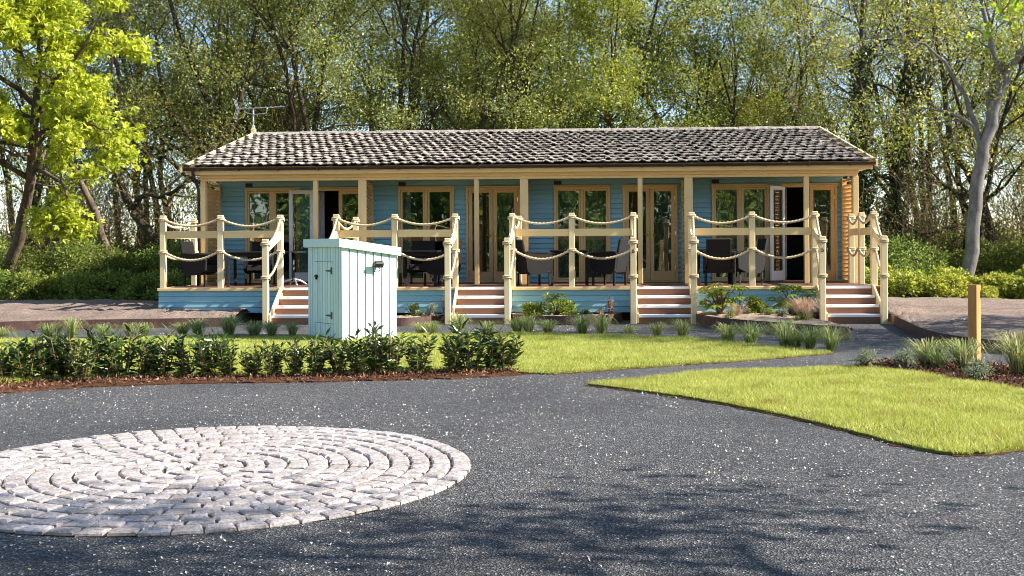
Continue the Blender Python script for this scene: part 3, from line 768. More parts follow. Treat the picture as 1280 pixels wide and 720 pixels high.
ZT = 2.126
def post(parent, x, y, z0, z1, name='post', mat='cream_pale'):
    m = MB(); m.box(-.055, .055, -.055, .055, 0, z1-z0, .009); return m.obj(name, M[mat], parent, loc=(x, y, z0))
deck_labels = ['railed timber deck holding the chair beside the pedestal table', 'railed timber deck behind the pale blue utility cabinet',
               'railed timber deck above the planter with one yellow green shrub mound', 'railed timber deck before the door leaf standing ajar']
step_labels = ['timber steps partly hidden behind the pale blue utility cabinet', 'timber steps between the cabinet and the boat shaped planter',
               'timber steps between the boat shaped planter and the longest curved planter', 'timber steps at the gable end beside the bare soil bed']
SXL, SXM, SXR = .607, 1.775, 2.978
NY = -.9; ZN = 1.637
plank_cache = {}
def digit(parent, ch, loc):
    c = bpy.data.curves.new('number', 'FONT'); c.body = ch; c.size = .115; c.extrude = .003; c.align_x = 'CENTER'
    o = bpy.data.objects.new('number', c); COL.objects.link(o)
    dg = bpy.context.evaluated_depsgraph_get(); me = bpy.data.meshes.new_from_object(o.evaluated_get(dg)); bpy.data.objects.remove(o)
    me.materials.clear(); me.materials.append(M['iron'])
    link('house_number', me, parent, loc, (pi/2, 0, 0))
for i in range(4):
    u = i*P
    dk = thing('veranda_deck', deck_labels[i], 'deck', (u+1.8, 1.0, 0), group='railed decks along the lodge front')
    off = (-(u+1.8), -1.0, 0)
    def D(name, mb, mat, smooth=False, par=None):
        o = mb.obj(name, M[mat], par or dk, smooth)
        if par is None: o.location = off
        return o
    xa = .50 if i == 0 else SXL+u-.06; xb = SXR+u+.06
    fx0 = .52 if i == 0 else DR+u-P-.0+.03; fx1 = SXL+u+P-.07 if i < 3 else X1+.05
    # floor planks
    fa = .50 if i == 0 else X0+u-.14; fb = X0+u+P-.145 if i < 3 else X1+.05
    for k in range(22):
        y = .01+k*.14; ln = round(fb-fa, 3)
        if ln not in plank_cache:
            mb = MB(); mb.box(0, ln, 0, .134, -.028, 0, .003); plank_cache[ln] = mb.mesh('plank', M['deck'])
        link('plank', plank_cache[ln], dk, (fa+off[0], y+off[1], ZD))
    m = MB(); m.box(fa, fb, .06, 3.05, ZD-.14, ZD-.03); m.box(fa+.15, fb-.15, .3, .42, 0, ZD-.14); D('understructure', m, 'brickbase')
    # front trim and fascia boards
    m = MB(); m.box(xa, xb, -.065, .008, ZD-.055, ZD+.004, .005); D('edge_trim', m, 'cream')
    for k in range(4):
        z1 = ZD-.057-k*.1115; m = MB(); m.prism([(-.018, z1-.1095), (-.034, z1-.100), (-.018, z1), (.005, z1), (.005, z1-.1095)], xa+.015, xb-.015, 'x'); D('fascia_board', m, 'blue')
    if i == 0:
        m = MB(); m.box(.49, .525, .01, 2.0, ZD-.055, ZD+.003, .004); D('edge_trim', m, 'cream')
        for k in range(4):
            z1 = ZD-.057-k*.1115; m = MB(); m.box(.505, .525, .006, 3.0, z1-.1095, z1); D('fascia_board', m, 'blue')
    # posts and rails
    xs = [SXL+u, SXM+u, SXR+u]
    for x in xs: p = post(dk, x, 0, ZD, ZT); p.location = (x+off[0], off[1]-.0, ZD)
    for a, b in ((xs[0], xs[1]), (xs[1], xs[2])):
        m = MB(); m.box(a+.056, b-.056, -.028, .028, 1.67, 1.815, .008); D('rail', m, 'cream')
        for za, sg in ((2.035, .13), (1.385, .165)):
            m = MB(); rope_geo(m, sag((a+.06, -.062, za), (b-.06, -.062, za), sg*(.92+.16*random.random()))); D('rope', m, 'rope', True)
    cl = MB()
    for x in xs:
        for z in (2.035, 1.385):
            cl = MB(); coil(cl, x, 0, z); D('rope_coil', cl, 'rope', True)
    # side return at the gable ends, short returns inside
    if i == 0 or i == 3:
        sx = SXL if i == 0 else SXL+4*P
        ys = [1.85] if i == 0 else [0.0, .95, 1.80]
        for y in ys: p = post(dk, sx, y, ZD, ZT); p.location = (sx+off[0], y+off[1], ZD)
        yy = [0.0]+[y for y in ys if y > 0]
        for a, b in zip(yy[:-1], yy[1:]):
            m = MB(); m.box(sx-.028, sx+.028, a+.056, b-.056, 1.67, 1.815, .008); D('rail', m, 'cream')
            for za in (2.035, 1.385):
                m = MB(); rope_geo(m, sag((sx-.06, a+.06, za), (sx-.06, b-.06, za), .13)); D('rope', m, 'rope', True)
            for za in (2.035, 1.385):
                m = MB(); coil(m, sx, b, za); D('rope_coil', m, 'rope', True)
        if i == 3:
            m = MB(); m.box(X1+.02, X1+.055, -.05, 2.0, ZD-.055, ZD+.003, .004); D('edge_trim', m, 'cream')
            for k in range(4):
                z1 = ZD-.057-k*.1115; m = MB(); m.box(X1+.025, X1+.045, .006, 3.0, z1-.1095, z1); D('fascia_board', m, 'blue')
            for z in (2.035, 1.385):
                m = MB(); coil(m, sx, 0, z); D('rope_coil', m, 'rope', True)
    else:
        sx = SXL+u
        p = post(dk, sx+.05, 1.75, ZD, ZT); p.location = (sx+.05+off[0], 1.75+off[1], ZD)
        m = MB(); m.box(sx-.005, sx+.051, .056, 1.694, 1.67, 1.815, .008); D('rail', m, 'cream')
        for za in (2.035, 1.385):
            m = MB(); rope_geo(m, sag((sx, .06, za), (sx+.05, 1.69, za), .18)); D('rope', m, 'rope', True)
        for za in (2.035, 1.385):
            m = MB(); coil(m, sx+.05, 1.75, za); D('rope_coil', m, 'rope', True)
    # ---- steps
    st = thing('timber_steps', step_labels[i], 'steps', (u+3.54, -.45, 0), group='steps up to the decks')
    off2 = (-(u+3.54), .45, 0)
    def S(name, mb, mat, smooth=False):
        o = mb.obj(name, M[mat], st, smooth); o.location = off2; return o
    a, b = SXR+u+.03, SXL+u+P-.03
    RH = ZD/4
    for k in range(4):
        z = ZD-k*RH; y = -.28*k
        m = MB(); m.box(a+.02, b-.02, y-.025, y+(.005 if k == 0 else .235), z-.045, z+.005, .006); S('tread', m, 'white')
        m = MB(); m.box(a+.025, b-.025, y-.012, y+.006, z-RH+(.006 if k < 3 else 0), z-.046); S('riser', m, 'riser')
    for x in (a-.012, b-.012):
        m = MB(); m.prism([(.0, ZD+.02), (.0, ZD-.28), (-.62, 0.02), (-.93, .02), (-.93, .19), (-.12, ZD+.02)], x, x+.028, 'x'); S('stringer', m, 'cream_pale')
    for x, top in ((SXR+u-.05, 0), (SXL+u+P-.05, 1)):
        pn = post(st, x, NY, 0, ZN, 'newel_post'); pn.location = (x+off2[0], NY+off2[1], 0)
        xr = SXR+u if not top else SXL+u+P
        m = MB(); dx = x-xr
        V = []
        for yy, zz, xx in ((-.03, 1.80, xr), (NY+.05, 1.52, x)):
            for w in (-.026, .026): V += [(xx+w, yy, zz-.15 if yy > -.5 else zz-.15), (xx+w, yy, zz+.0)]
        m.add(V, [[[0, 1, 3, 2], [4, 6, 7, 5], [0, 4, 5, 1], [2, 3, 7, 6], [0, 2, 6, 4], [1, 5, 7, 3]]]); S('handrail', m, 'cream_pale')
        for za, zb in ((2.035, 1.545), (1.385, .90)):
            m = MB(); rope_geo(m, sag((xr+.02, -.065, za), (x+.02, NY+.065, zb), .10)); S('rope', m, 'rope', True)
            m = MB(); coil(m, x, NY, zb-.01); S('rope_coil', m, 'rope', True)
        if i == 3 and not top: digit(st, '5', (x+off2[0], NY-.058+off2[1], 1.34))
        if i == 2 and not top: digit(st, '6', (x+off2[0], NY-.058+off2[1], 1.34))

# ------------------------------------------------------------------ garden furniture
def make_chair(label):
    t = thing('rattan_armchair', label, 'chair', group='woven armchairs on the decks')
    # local: seat faces -y, origin on the floor
    m = MB(); m.box(-.25, .25, -.27, .22, .30, .44, .02); m.obj('seat', M['weave'], t)
    R = Matrix.Translation((0, .20, .36)) @ Matrix.Rotation(math.radians(-11), 4, 'X')
    m = MB(); m.box(-.245, .245, .0, .055, -.10, .60, .016, R); m.obj('backrest', M['weave'], t)
    for s in (-1, 1):
        x0 = s*.25; x1 = s*.31; a, b = sorted((x0, x1))
        m = MB(); m.prism([(-.28, .64), (-.30, .60), (-.29, .34), (-.10, .24), (.16, .23), (.25, .30), (.295, .66), (.26, .685)], a+.001, b, 'x'); m.obj('arm', M['weave'], t)
        m = MB(); m.box(a-.008, b+.008, -.31, .29, .655, .69, .010, Matrix.Rotation(math.radians(3), 4, 'X')); m.obj('armrest', M['weave'], t)
        for y in (-.25, .22):
            m = MB(); m.box(s*.265-.02, s*.265+.02, y-.02, y+.02, 0, .26, .004); m.obj('leg', M['weave'], t)
    return t
def make_table(label):
    t = thing('garden_table', label, 'table', group='dark garden tables on the decks')
    m = MB(); m.box(-.40, .40, -.40, .40, .70, .73, .006); m.obj('table_top', M['iron'], t)
    m = MB()
    for s in (-1, 1): m.box(-.36, .36, s*.36-.012, s*.36+.012, .62, .699); m.box(s*.36-.012, s*.36+.012, -.347, .347, .62, .699)
    m.obj('apron', M['weave'], t)
    for sx in (-1, 1):
        for sy in (-1, 1):
            m = MB(); m.box(sx*.36-.03, sx*.36+.03, sy*.36-.03, sy*.36+.03, 0, .70, .006); m.obj('leg', M['weave'], t)
    return t
tspots = [(1.98, 1.25, .1, 'dark square garden table close to the pedestal table'), (5.62, 1.15, 0, 'dark square garden table on the deck behind the utility cabinet'),
          (8.72, 1.2, .0, 'dark square garden table between two chairs facing each other'), (11.72, 1.45, 0, 'dark square garden table behind a chair with its back to the rail')]
tb = None
for x, y, r, lab in tspots:
    if tb is None: tb = make_table(lab); tb.location = (x, y, ZD); tb.rotation_euler = (0, 0, r)
    else: dup(tb, (x, y, ZD), r, label=lab)
# rotation so that the seat faces direction (angle of facing measured from -y)
cspots = [(.98, 1.15, math.radians(78), 'woven armchair beside the louvred gable screen facing the table'), (2.0, 2.05, math.radians(5), 'woven armchair tucked behind the table near the folded white door'),
          (6.10, 1.0, math.radians(-115), 'woven armchair with sunlit back on the deck behind the cabinet'), (5.55, 2.0, 0, 'woven armchair tucked behind the table by the cabinet deck window'),
          (7.98, .95, math.radians(115), 'woven armchair facing the table, its dark back to the steps post'), (9.55, .95, math.radians(-118), 'woven armchair with a striped sunlit back opposite its twin'),
          (11.73, .72, math.radians(172), 'woven armchair with its broad back against the rail'), (12.42, 1.55, math.radians(-80), 'woven armchair sideways to the table by the ajar white door')]
ch = None
for x, y, r, lab in cspots:
    if ch is None: ch = make_chair(lab); ch.location = (x, y, ZD); ch.rotation_euler = (0, 0, r)
    else: dup(ch, (x, y, ZD), r, label=lab)
pt = thing('pedestal_table', 'small round black pedestal table before the folded white door leaf', 'table', (2.86, 1.5, ZD))
m = MB(); m.tube([(0, 0, .70), (0, 0, .725)], .27, 24); m.obj('table_top', M['iron'], pt)
m = MB(); m.tube([(0, 0, .10), (0, 0, .18), (0, 0, .70)], [.05, .032, .032], 10); m.obj('column', M['iron'], pt, True)
for k in range(4):
    a = k*pi/2+.5; m = MB(); m.tube(bez([(0, 0, .14), (.16*math.cos(a), .16*math.sin(a), .10), (.30*math.cos(a), .30*math.sin(a), .012)], 8), [.028]*4+[.022]*4, 6); m.obj('foot', M['alu'], pt, True)

# ------------------------------------------------------------------ utility cabinet
cab = thing('utility_cabinet', 'pale blue boarded utility cabinet standing on the lawn edge', 'cabinet', (5.25, -5.05, .03), math.atan2(.61, .77))
CWX, CWY = .98, 1.20; H0, H1 = 1.43, 1.30
def ztop(x): return H0+(H1-H0)*x/CWX
m = MB(); m.add([(.022, .022, 0), (CWX-.022, .022, 0), (CWX-.022, CWY-.022, 0), (.022, CWY-.022, 0), (.022, .022, H0), (CWX-.022, .022, H1), (CWX-.022, CWY-.022, H1), (.022, CWY-.022, H0)],
    [[[0, 3, 2, 1], [4, 5, 6, 7], [0, 1, 5, 4], [1, 2, 6, 5], [2, 3, 7, 6], [3, 0, 4, 7]]]); m.obj('carcass', M['aqua_shaded'], cab)
for k in range(7):      # wide boards on the sunny face and its opposite
    for y in (0, CWY-.02):
        a = k*.14+.012; b = a+.116; m = MB(); m.add([(a, y, .0), (b, y, .0), (b, y+.02, .0), (a, y+.02, .0), (a, y, ztop(a)), (b, y, ztop(b)), (b, y+.02, ztop(b)), (a, y+.02, ztop(a))], [[[0, 3, 2, 1], [4, 5, 6, 7], [0, 1, 5, 4], [1, 2, 6, 5], [2, 3, 7, 6], [3, 0, 4, 7]]])
        m.obj('board', M['aqua'], cab)
dx0, dx1, dz0, dz1 = .30, .98, .24, 1.20
nb = 13; bw = CWY/nb
for k in range(nb):     # narrow boards on the shaded face; the middle ones are cut by the door
    a = k*bw+.007; b = (k+1)*bw-.007
    if a > CWY-.28 or b < .30:
        m = MB(); m.box(0, .02, max(a, .022), min(b, CWY-.022), 0, H0, .003); m.obj('board', M['aqua'], cab)
    else:
        m = MB(); m.box(0, .02, a, b, 0, dz0-.008, .003); m.obj('board', M['aqua'], cab)
        m = MB(); m.box(0, .02, a, b, dz1+.008, H0, .003); m.obj('board', M['aqua'], cab)
    m = MB(); m.box(CWX-.02, CWX, max(a, .022), min(b, CWY-.022), 0, H1-.001, .003); m.obj('board', M['aqua'], cab)
cd_ = MB(); cd_.box(.012, .02, .306, CWY-.285, dz0, dz1); door = cd_.obj('door', M['aqua_shaded'], cab)
for k in range(nb):
    a = k*bw+.007; b = (k+1)*bw-.007
    if not (a > CWY-.28 or b < .30): m = MB(); m.box(-.003, .0115, a, b, dz0, dz1, .003); m.obj('door_board', M['aqua'], door)
for z in (.36, 1.06):
    m = MB(); m.prism([(.30, z-.05), (.335, z-.05), (.345, z-.012), (.52, z-.004), (.52, z+.012), (.345, z+.022), (.335, z+.06), (.30, z+.06)], -.012, -.004, 'x'); m.obj('hinge', M['iron'], door)
m = MB(); m.box(-.02, -.004, CWY-.40, CWY-.28, .955, .985); m.box(-.035, -.004, CWY-.37, CWY-.345, .92, 1.0, .004); m.obj('latch', M['iron'], door)
m = MB(); o_ = .05
V = []
for x, y in ((-o_, -o_), (CWX+o_, -o_), (CWX+o_, CWY+o_), (-o_, CWY+o_)):
    z = ztop(x); V += [(x, y, z), (x, y, z+.13)]
m.add(V, [[[0, 2, 3, 1], [2, 4, 5, 3], [4, 6, 7, 5], [6, 0, 1, 7], [1, 3, 5, 7], [0, 6, 4, 2]]]); m.obj('roof', M['aqua'], cab)
# outdoor lamp on the sunny face
lm = MB(); lm.box(.555, .625, -.020, -.001, 1.12, 1.19, .004); lm.tube([(.59, -.02, 1.16), (.59, -.07, 1.165)], .014, 6)
lm.box(-.075, .075, -.035, .035, -.055, .035, .008, Matrix.Translation((.60, -.105, 1.17)) @ Matrix.Rotation(math.radians(28), 4, 'X')); lamp = lm.obj('lamp', M['iron'], cab)
m = MB(); m.tube(bez([(.59, -.09, 1.12), (.63, -.085, 1.08), (.61, -.05, 1.04), (.57, -.012, 1.05)], 12), .006, 6); m.obj('cable', M['iron'], lamp, True)

# ------------------------------------------------------------------ television aerial
ae = thing('television_aerial', 'silver television aerial on a short mast above the gable', 'aerial', (.40, 7.16, 4.45))
m = MB(); m.box(-.06, .06, -.05, .05, -.02, .18, .01); m.box(-.035, .035, -.03, .03, .18, .26, .006); m.obj('bracket', M['cream_pale'], ae)
m = MB(); m.tube([(0, 0, .1), (0, 0, .70)], .022, 8); m.obj('mast', M['alu'], ae, True)
m = MB(); m.tube([(-.42, 0, .705), (.84, 0, .755)], .011, 6); m.obj('boom', M['alu'], ae)
m = MB(); m.tube(bez([(-.24, -.02, .72), (-.22, -.02, .62), (-.02, -.02, .56), (.30, -.02, .58), (.36, -.02, .62), (.37, -.02, .735)], 16), .010, 6); m.obj('brace', M['alu'], ae, True)
for k in range(9):
    x = -.30+k*.13; l = .16-.008*k; z = .71+(x+.42)*.04; m = MB(); m.tube([(x, -l, z), (x, l, z)], .006, 5); m.obj('element', M['alu'], ae)
for s in (1, -1):
    m = MB()
    for k in range(3): m.tube([(-.42-.03*k*0, -.12+.12*k, .705), (-.52+.02, -.12+.12*k, .705+s*.26)], .007, 5)
    m.tube([(-.50, -.15, .705+s*.24), (-.50, .15, .705+s*.24)], .006, 5); m.tube([(-.46, -.15, .705+s*.12), (-.46, .15, .705+s*.12)], .006, 5)
    m.obj('reflector', M['alu'], ae)

# ------------------------------------------------------------------ timber marker post
mp = thing('marker_post', 'square raw timber marker post with a notched top beside the path', 'post', (13.74, -8.05, 0), math.radians(45))
m = MB(); m.prism([(-.055, 0), (.055, 0), (.055, .74), (.030, .82), (.030, .85), (.058, .90), (.055, .95), (-.055, .95)], -.055, .055, 'y')
m.obj('shaft', M['timber'], mp)
m = MB(); m.tube([(0, 0, -.01), (0, 0, .03)], .10, 12); m.obj('footing', M['jointsand'], mp)

# ------------------------------------------------------------------ beds with steel edging
def edging(path, h, label, n=40, z0=0):
    pts = bez([(x, y, 0) for x, y in path], n); t = np.gradient(pts, axis=0); t /= np.linalg.norm(t, axis=1)[:, None]
    nr = np.stack([-t[:, 1], t[:, 0], 0*t[:, 0]], -1)*.005; hh = np.broadcast_to(np.asarray(h, float), (n,)) if np.ndim(h) else np.full(n, h)
    V = []
    for p, q, k in zip(pts, nr, hh): V += [p-q+[0, 0, z0-.02], p+q+[0, 0, z0-.02], p+q+[0, 0, z0+k], p-q+[0, 0, z0+k]]
    Q = []
    for i in range(n-1):
        for j in range(4): Q.append([i*4+j, (i+1)*4+j, (i+1)*4+(j+1) % 4, i*4+(j+1) % 4])
    Q += [[0, 1, 2, 3], [(n-1)*4+3, (n-1)*4+2, (n-1)*4+1, (n-1)*4]]
    c = pts.mean(0); m = MB(); m.add(np.array(V)-c, [Q]); o = m.obj('steel_edging', M['steel'], loc=tuple(c))
    return tag(o, label, 'edging', 'rusted steel bed edgings')
def bed(name, front, back, z, mat, label, hump=.0, n=48, ny=14, seed=0, skirt=None):
    """soil surface between a front curve and a back curve (same direction)"""
    A = bez([(x, y, 0) for x, y in front], n); B = bez([(x, y, 0) for x, y in back], n); r = np.random.default_rng(seed)
    t = np.linspace(0, 1, ny)[:, None, None]; G = A[None]*(1-t)+B[None]*t
    X, Y = G[..., 0], G[..., 1]
    G[..., 2] = z+hump*np.sin(t[..., 0]*pi)+.02*np.sin(X*5+Y*3)*np.sin(Y*4.1)+r.normal(0, .010, X.shape)
    i = np.arange(ny-1)[:, None]*n+np.arange(n-1)[None]; F = np.stack([i, i+1, i+n+1, i+n], -1).reshape(-1, 4)
    o = link(name, mesh_np(name, G.reshape(-1, 3), [F], M[mat], True)); return tag(o, label, 'soil bed', kind='structure')
E_L = [(-12, -3.4), (-6, -3.3), (-3, -2.95), (-1.43, -2.56), (-.74, -2.22), (.07, -1.97), (.89, -1.78), (1.72, -1.58), (2.45, -1.40)]
edging(E_L, .17, 'long rusted steel strip edging the bare soil by the gable end deck')
bed('soil_bed', E_L, [(-14, 7.4), (-8, 7.4), (-6, 7.3), (-4, 7.2), (-2, 6.5), (-.5, 4.5), (.3, 2.0), (.6, .4), (2.35, .25)], .11, 'soil', 'pale bare soil bed below the shrubs by the gable end deck', .16, 90, 30, 1)
E_2 = [(4.6, -.15), (4.75, -1.0), (5.2, -1.38), (5.7, -1.42), (6.1, -.95), (6.38, -.12)]
edging(E_2, .16, 'short rusted steel edging of the planter half hidden by the cabinet')
bed('planter_soil', E_2, [(4.65, .02), (5, .02), (5.3, .02), (5.6, .02), (6, .02), (6.35, .02)], .125, 'gravelbed', 'gravel mulched planter half hidden by the cabinet', .03, 30, 10, 2)
E_3 = [(7.42, .0), (7.72, -.55), (8.15, -.98), (8.7, -1.14), (9.2, -.98), (9.58, -.5), (9.75, -.02)]
edging(E_3, .17, 'boat shaped rusted steel edging around the yellow green shrub mound')
bed('planter_soil', E_3, [(7.45, .02), (7.8, .02), (8.2, .02), (8.6, .02), (9, .02), (9.4, .02), (9.72, .02)], .135, 'gravelbed', 'gravel mulched boat shaped planter with a yellow green shrub mound', .03, 34, 10, 3)
E_4 = [(11.02, -.1), (11.1, -1.0), (11.3, -1.95), (11.68, -2.8), (12.15, -3.5), (12.6, -4.1), (13.03, -4.62)]
edging(E_4, .20, 'long curved rusted steel edging around the leafy planter')
bed('planter_soil', E_4, [(11.1, .02), (11.8, .02), (12.5, .02), (12.95, -.2), (12.98, -1.0), (13.1, -2.6), (13.10, -4.6)], .15, 'gravelbed', 'gravel mulched leafy planter beside the gable end steps', .04, 44, 16, 4)
m = MB()
E_R = [(15.1, .9), (14.75, -.8), (14.45, -2.6), (14.2, -4.3), (14.13, -5.5), (14.3, -6.45), (14.7, -7.15), (15.6, -8.0), (17.5, -8.8)]
edging(E_R, .17, 'rusted steel strip curving along the bare soil by the gable end steps', 60)
bed('soil_bed', E_R, [(15.3, 8.2), (16.2, 8.1), (17.2, 8.0), (18.5, 7.6), (20, 6.5), (22, 3), (23, 0), (23, -4), (22, -7)], .11, 'soil', 'pale bare soil bed between the gable end steps and the undergrowth', .12, 80, 40, 5)

# ------------------------------------------------------------------ vegetation generators
def nrm(v): return v/(np.linalg.norm(v)+1e-9)
class Tree:
    def __init__(s, seed): s.r = np.random.default_rng(seed); s.V = []; s.F = []; s.n = 0; s.tips = []; s.tdir = []
    def tube(s, pts, rad, k):
        V, F = tube_np(pts, rad, k); s.V.append(V); s.F.append(F+s.n); s.n += len(V)
    def grow(s, p, d, ln, rad, lev, maxlev, kids, wander=.22, trop=.10, ratio=(.5, .75), spread=(.5, 1.0), leaf_from=.3):
        r = s.r; n = 7 if lev < 2 else (5 if lev < maxlev else 4)
        pts = [np.array(p, float)]; ds = [nrm(np.array(d, float))]
        for i in range(n):
            dd = nrm(ds[-1]+r.normal(0, wander, 3)+np.array([0, 0, trop])); pts.append(pts[-1]+dd*ln/n); ds.append(dd)
        pts = np.array(pts); t = np.linspace(0, 1, n+1); rr = rad*(1-.72*t)
        s.tube(pts, np.maximum(rr, .006), 7 if lev == 0 else (5 if lev < maxlev-1 else 3))
        s.kids(pts, ds, rr, ln, lev, maxlev, kids, wander, trop, ratio, spread, leaf_from)
    def kids(s, pts, ds, rr, ln, lev, maxlev, kids, wander, trop, ratio, spread, leaf_from, tmin=.3):
        r = s.r; n = len(pts)-1
        if lev >= maxlev:
            for q in np.linspace(leaf_from, 1, 4):
                i = min(int(q*n), n-1); f = q*n-i; s.tips.append(pts[i]*(1-f)+pts[i+1]*f); s.tdir.append(ds[i])
            return
        for c in range(kids[lev]):
            q = r.uniform(tmin, 1.0) if c else 1.0
            i = min(int(q*n), n-1); f = q*n-i; p = pts[i]*(1-f)+pts[i+1]*f; d = ds[min(i+1, len(ds)-1)]
            side = nrm(np.cross(d, r.normal(0, 1, 3))); a = r.uniform(*spread) if c else r.uniform(.1, .5)
            nd = nrm(d*math.cos(a)+side*math.sin(a))
            rad2 = max(.008, (rr[i]*(1-f)+rr[i+1]*f)*r.uniform(.5, .75))
            s.grow(p, nd, ln*r.uniform(*ratio), rad2, lev+1, maxlev, kids, wander, trop, ratio, spread, leaf_from)
    def trunk(s, pts, r0, r1, n=14, k=9, jit=.03):
        P_ = bez(pts, n); t = np.linspace(0, 1, n); P_[1:-1] += s.r.normal(0, jit, (n-2, 3)); rr = r0+(r1-r0)*t; rr[0] *= 1.25
        s.tube(P_, rr, k); d = np.gradient(P_, axis=0); d = [nrm(x) for x in d]; return P_, d, rr
    def wood(s, name, mat): return mesh_np(name, np.concatenate(s.V), [np.concatenate(s.F)], M[mat], True)
    def leaves(s, name, mat, per, size, rad, asp=.55, up=.4, droop=0, lobes=1, zmin=None, follow=False):
        T = np.array(s.tips); 
        if zmin is not None: T = T[T[:, 2] > zmin]
        ci = np.floor(T/1.1).astype(int); hsh = ((ci[:, 0]*73856093) ^ (ci[:, 1]*19349663) ^ (ci[:, 2]*83492791)) % 997/997.0
        mult = np.maximum(1, (per*(.35+1.5*hsh**1.3)*s.r.uniform(.6, 1.4, len(T))).astype(int)) if per > 4 else np.full(len(T), per)
        c = np.repeat(T, mult, 0); n = len(c); c = c+s.r.normal(0, rad, (n, 3))*np.array([1, 1, .8])
        V, F = leaf_np(c, s.r, size, asp, up, .25, droop)
        if lobes > 1:
            vv = [V]; ff = [F]; k = len(V)
            for a in (-.85, .85)[:lobes-1]:
                q = V.reshape(-1, 4, 3); b = q[:, 0]; d = q[:, 2]-b; sd = q[:, 1]-q[:, 3]; sd = sd/(np.linalg.norm(sd, axis=1)[:, None]+1e-9)*np.linalg.norm(d, axis=1)[:, None]
                dd = (d*math.cos(a)+sd*math.sin(a))*.8; s2 = (sd*math.cos(a)-d*math.sin(a))*asp*.4; u = np.cross(d, sd); u = u/(np.linalg.norm(u, axis=1)[:, None]+1e-9)
                w = np.empty_like(q); w[:, 0] = b; w[:, 1] = b+dd*.5+s2*.6; w[:, 2] = b+dd; w[:, 3] = b+dd*.5-s2*.6
                vv.append(w.reshape(-1, 3)); ff.append(F+k*len(ff))
            V = np.concatenate(vv); F = np.concatenate(ff)
        return mesh_np(name, V, [F], M[mat])
def plant_tree(T, name, label, cat, loc, bark, leafmat, per, size, rad, group=None, scale=1, rz=0, **kw):
    o = thing(name, label, cat, loc, rz, group); o.scale = (scale,)*3
    link('trunk', T.wood('trunk', bark), o)
    if per: link('crown', T.leaves('crown', leafmat, per, size, rad, **kw), o)
    return o

# --- the wood behind the lodge: prototypes, then copies
def proto_multi(seed, stems, h, kids=(5, 4, 4), lean=.3, r0=.16, start=.35, ratio=(.42, .62)):
    T = Tree(seed); r = T.r
    for k in range(stems):
        a = r.uniform(0, 2*pi) if stems > 1 else r.uniform(0, 2*pi); ln = lean*r.uniform(.4, 1.2); hh = h*r.uniform(.8, 1.05)
        b = np.array([math.cos(a), math.sin(a), 0]); mid = b*ln*hh*.35+np.array([r.normal(0, .3), r.normal(0, .3), hh*.45]); top = b*ln*hh*.9+np.array([r.normal(0, .5), r.normal(0, .5), hh])
        P_, d, rr = T.trunk([b*.15, b*.15+(mid-b*.15)*.5+r.normal(0, .15, 3)*np.array([1, 1, 0]), mid, (mid+top)/2+r.normal(0, .3, 3), top], r0*r.uniform(.75, 1.1), .03, 13)
        T.kids(P_, d, rr, hh*.55, 0, 3, (kids[0]+3, kids[1], kids[2]), .2, .06, ratio, (.5, 1.15), .2, start)
    return T
protos = []
specs = [(11, 3, 11.5, (4, 4, 4), .30, .17, 'leaf_wood', 21, .10, .26, 'tall multi-stemmed tree with small olive leaves beyond the roof'),
         (12, 2, 12.5, (5, 4, 4), .22, .19, 'leaf_wood', 21, .10, .27, 'tall two-stemmed tree with dense olive leaves beyond the roof'),
         (13, 3, 10.5, (4, 4, 4), .38, .15, 'leaf_wood2', 21, .10, .26, 'spreading tree with fresh yellow green leaves beyond the roof'),
         (14, 1, 12.0, (9, 4, 4), .18, .20, 'leaf_wood2', 21, .105, .27, 'single-stemmed tree with fresh green leaves beyond the roof'),
         (15, 4, 9.5, (4, 4, 3), .42, .13, 'leaf_dark', 20, .105, .26, 'bushy multi-stemmed tree with deep green leaves beyond the roof')]
for sd_, st_, h, kd, ln, r0, lm_, per, sz, rad, lab in specs:
    T = proto_multi(sd_, st_, h, kd, ln, r0)
    protos.append(plant_tree(T, 'woodland_tree', lab, 'tree', (0, 0, 0), 'bark_dark', lm_, per, sz, rad, group='trees of the wood behind the lodge'))
# sparse, twiggy prototype for the thin crowns
T = proto_multi(16, 2, 12, (6, 5, 4), .2, .13, .25)
protos.append(plant_tree(T, 'woodland_tree', 'thin twiggy tree almost bare of leaves behind the lodge', 'tree', (0, 0, 0), 'bark_dark', 'leaf_wood', 3, .10, .25, group='trees of the wood behind the lodge'))
R = np.random.default_rng(21)
spots = [  # x, y, proto, scale
 (-2.6, 15.5, 1, 1.0), (.2, 14.6, 0, 1.02), (2.6, 16.2, 0, 1.05), (4.8, 14.8, 1, .95), (7.2, 16.0, 0, .95), (9.3, 15.0, 2, 1.0), (11.6, 16.4, 3, 1.0), (13.2, 15.2, 4, 1.0), (15.2, 17.0, 2, .9),
 (-7.5, 20, 0, 1.0), (-4.6, 21.5, 1, 1.1), (-1.2, 20.5, 2, 1.15), (1.8, 21.5, 1, 1.1), (5.0, 20.4, 3, 1.1), (8.2, 21.6, 2, 1.2), (11.0, 20.5, 3, 1.1), (13.8, 22, 2, 1.1), (17.2, 20.5, 5, 1.0), (20.2, 18.6, 5, 1.05), (23.2, 21, 5, 1.1), (26, 18, 2, 1.0),
 (-10.5, 17, 5, .95), (-9, 26, 5, 1.2), (-5, 28, 0, 1.2),  (3, 29, 4, 1.2), (15.5, 27, 5, 1.2), (19.5, 26, 5, 1.2), (24, 28, 0, 1.2), (28, 24, 5, 1.1), (-14, 24, 1, 1.1), (21.5, 14.6, 5, .9), (24.8, 14.2, 4, .8)]
used = set()
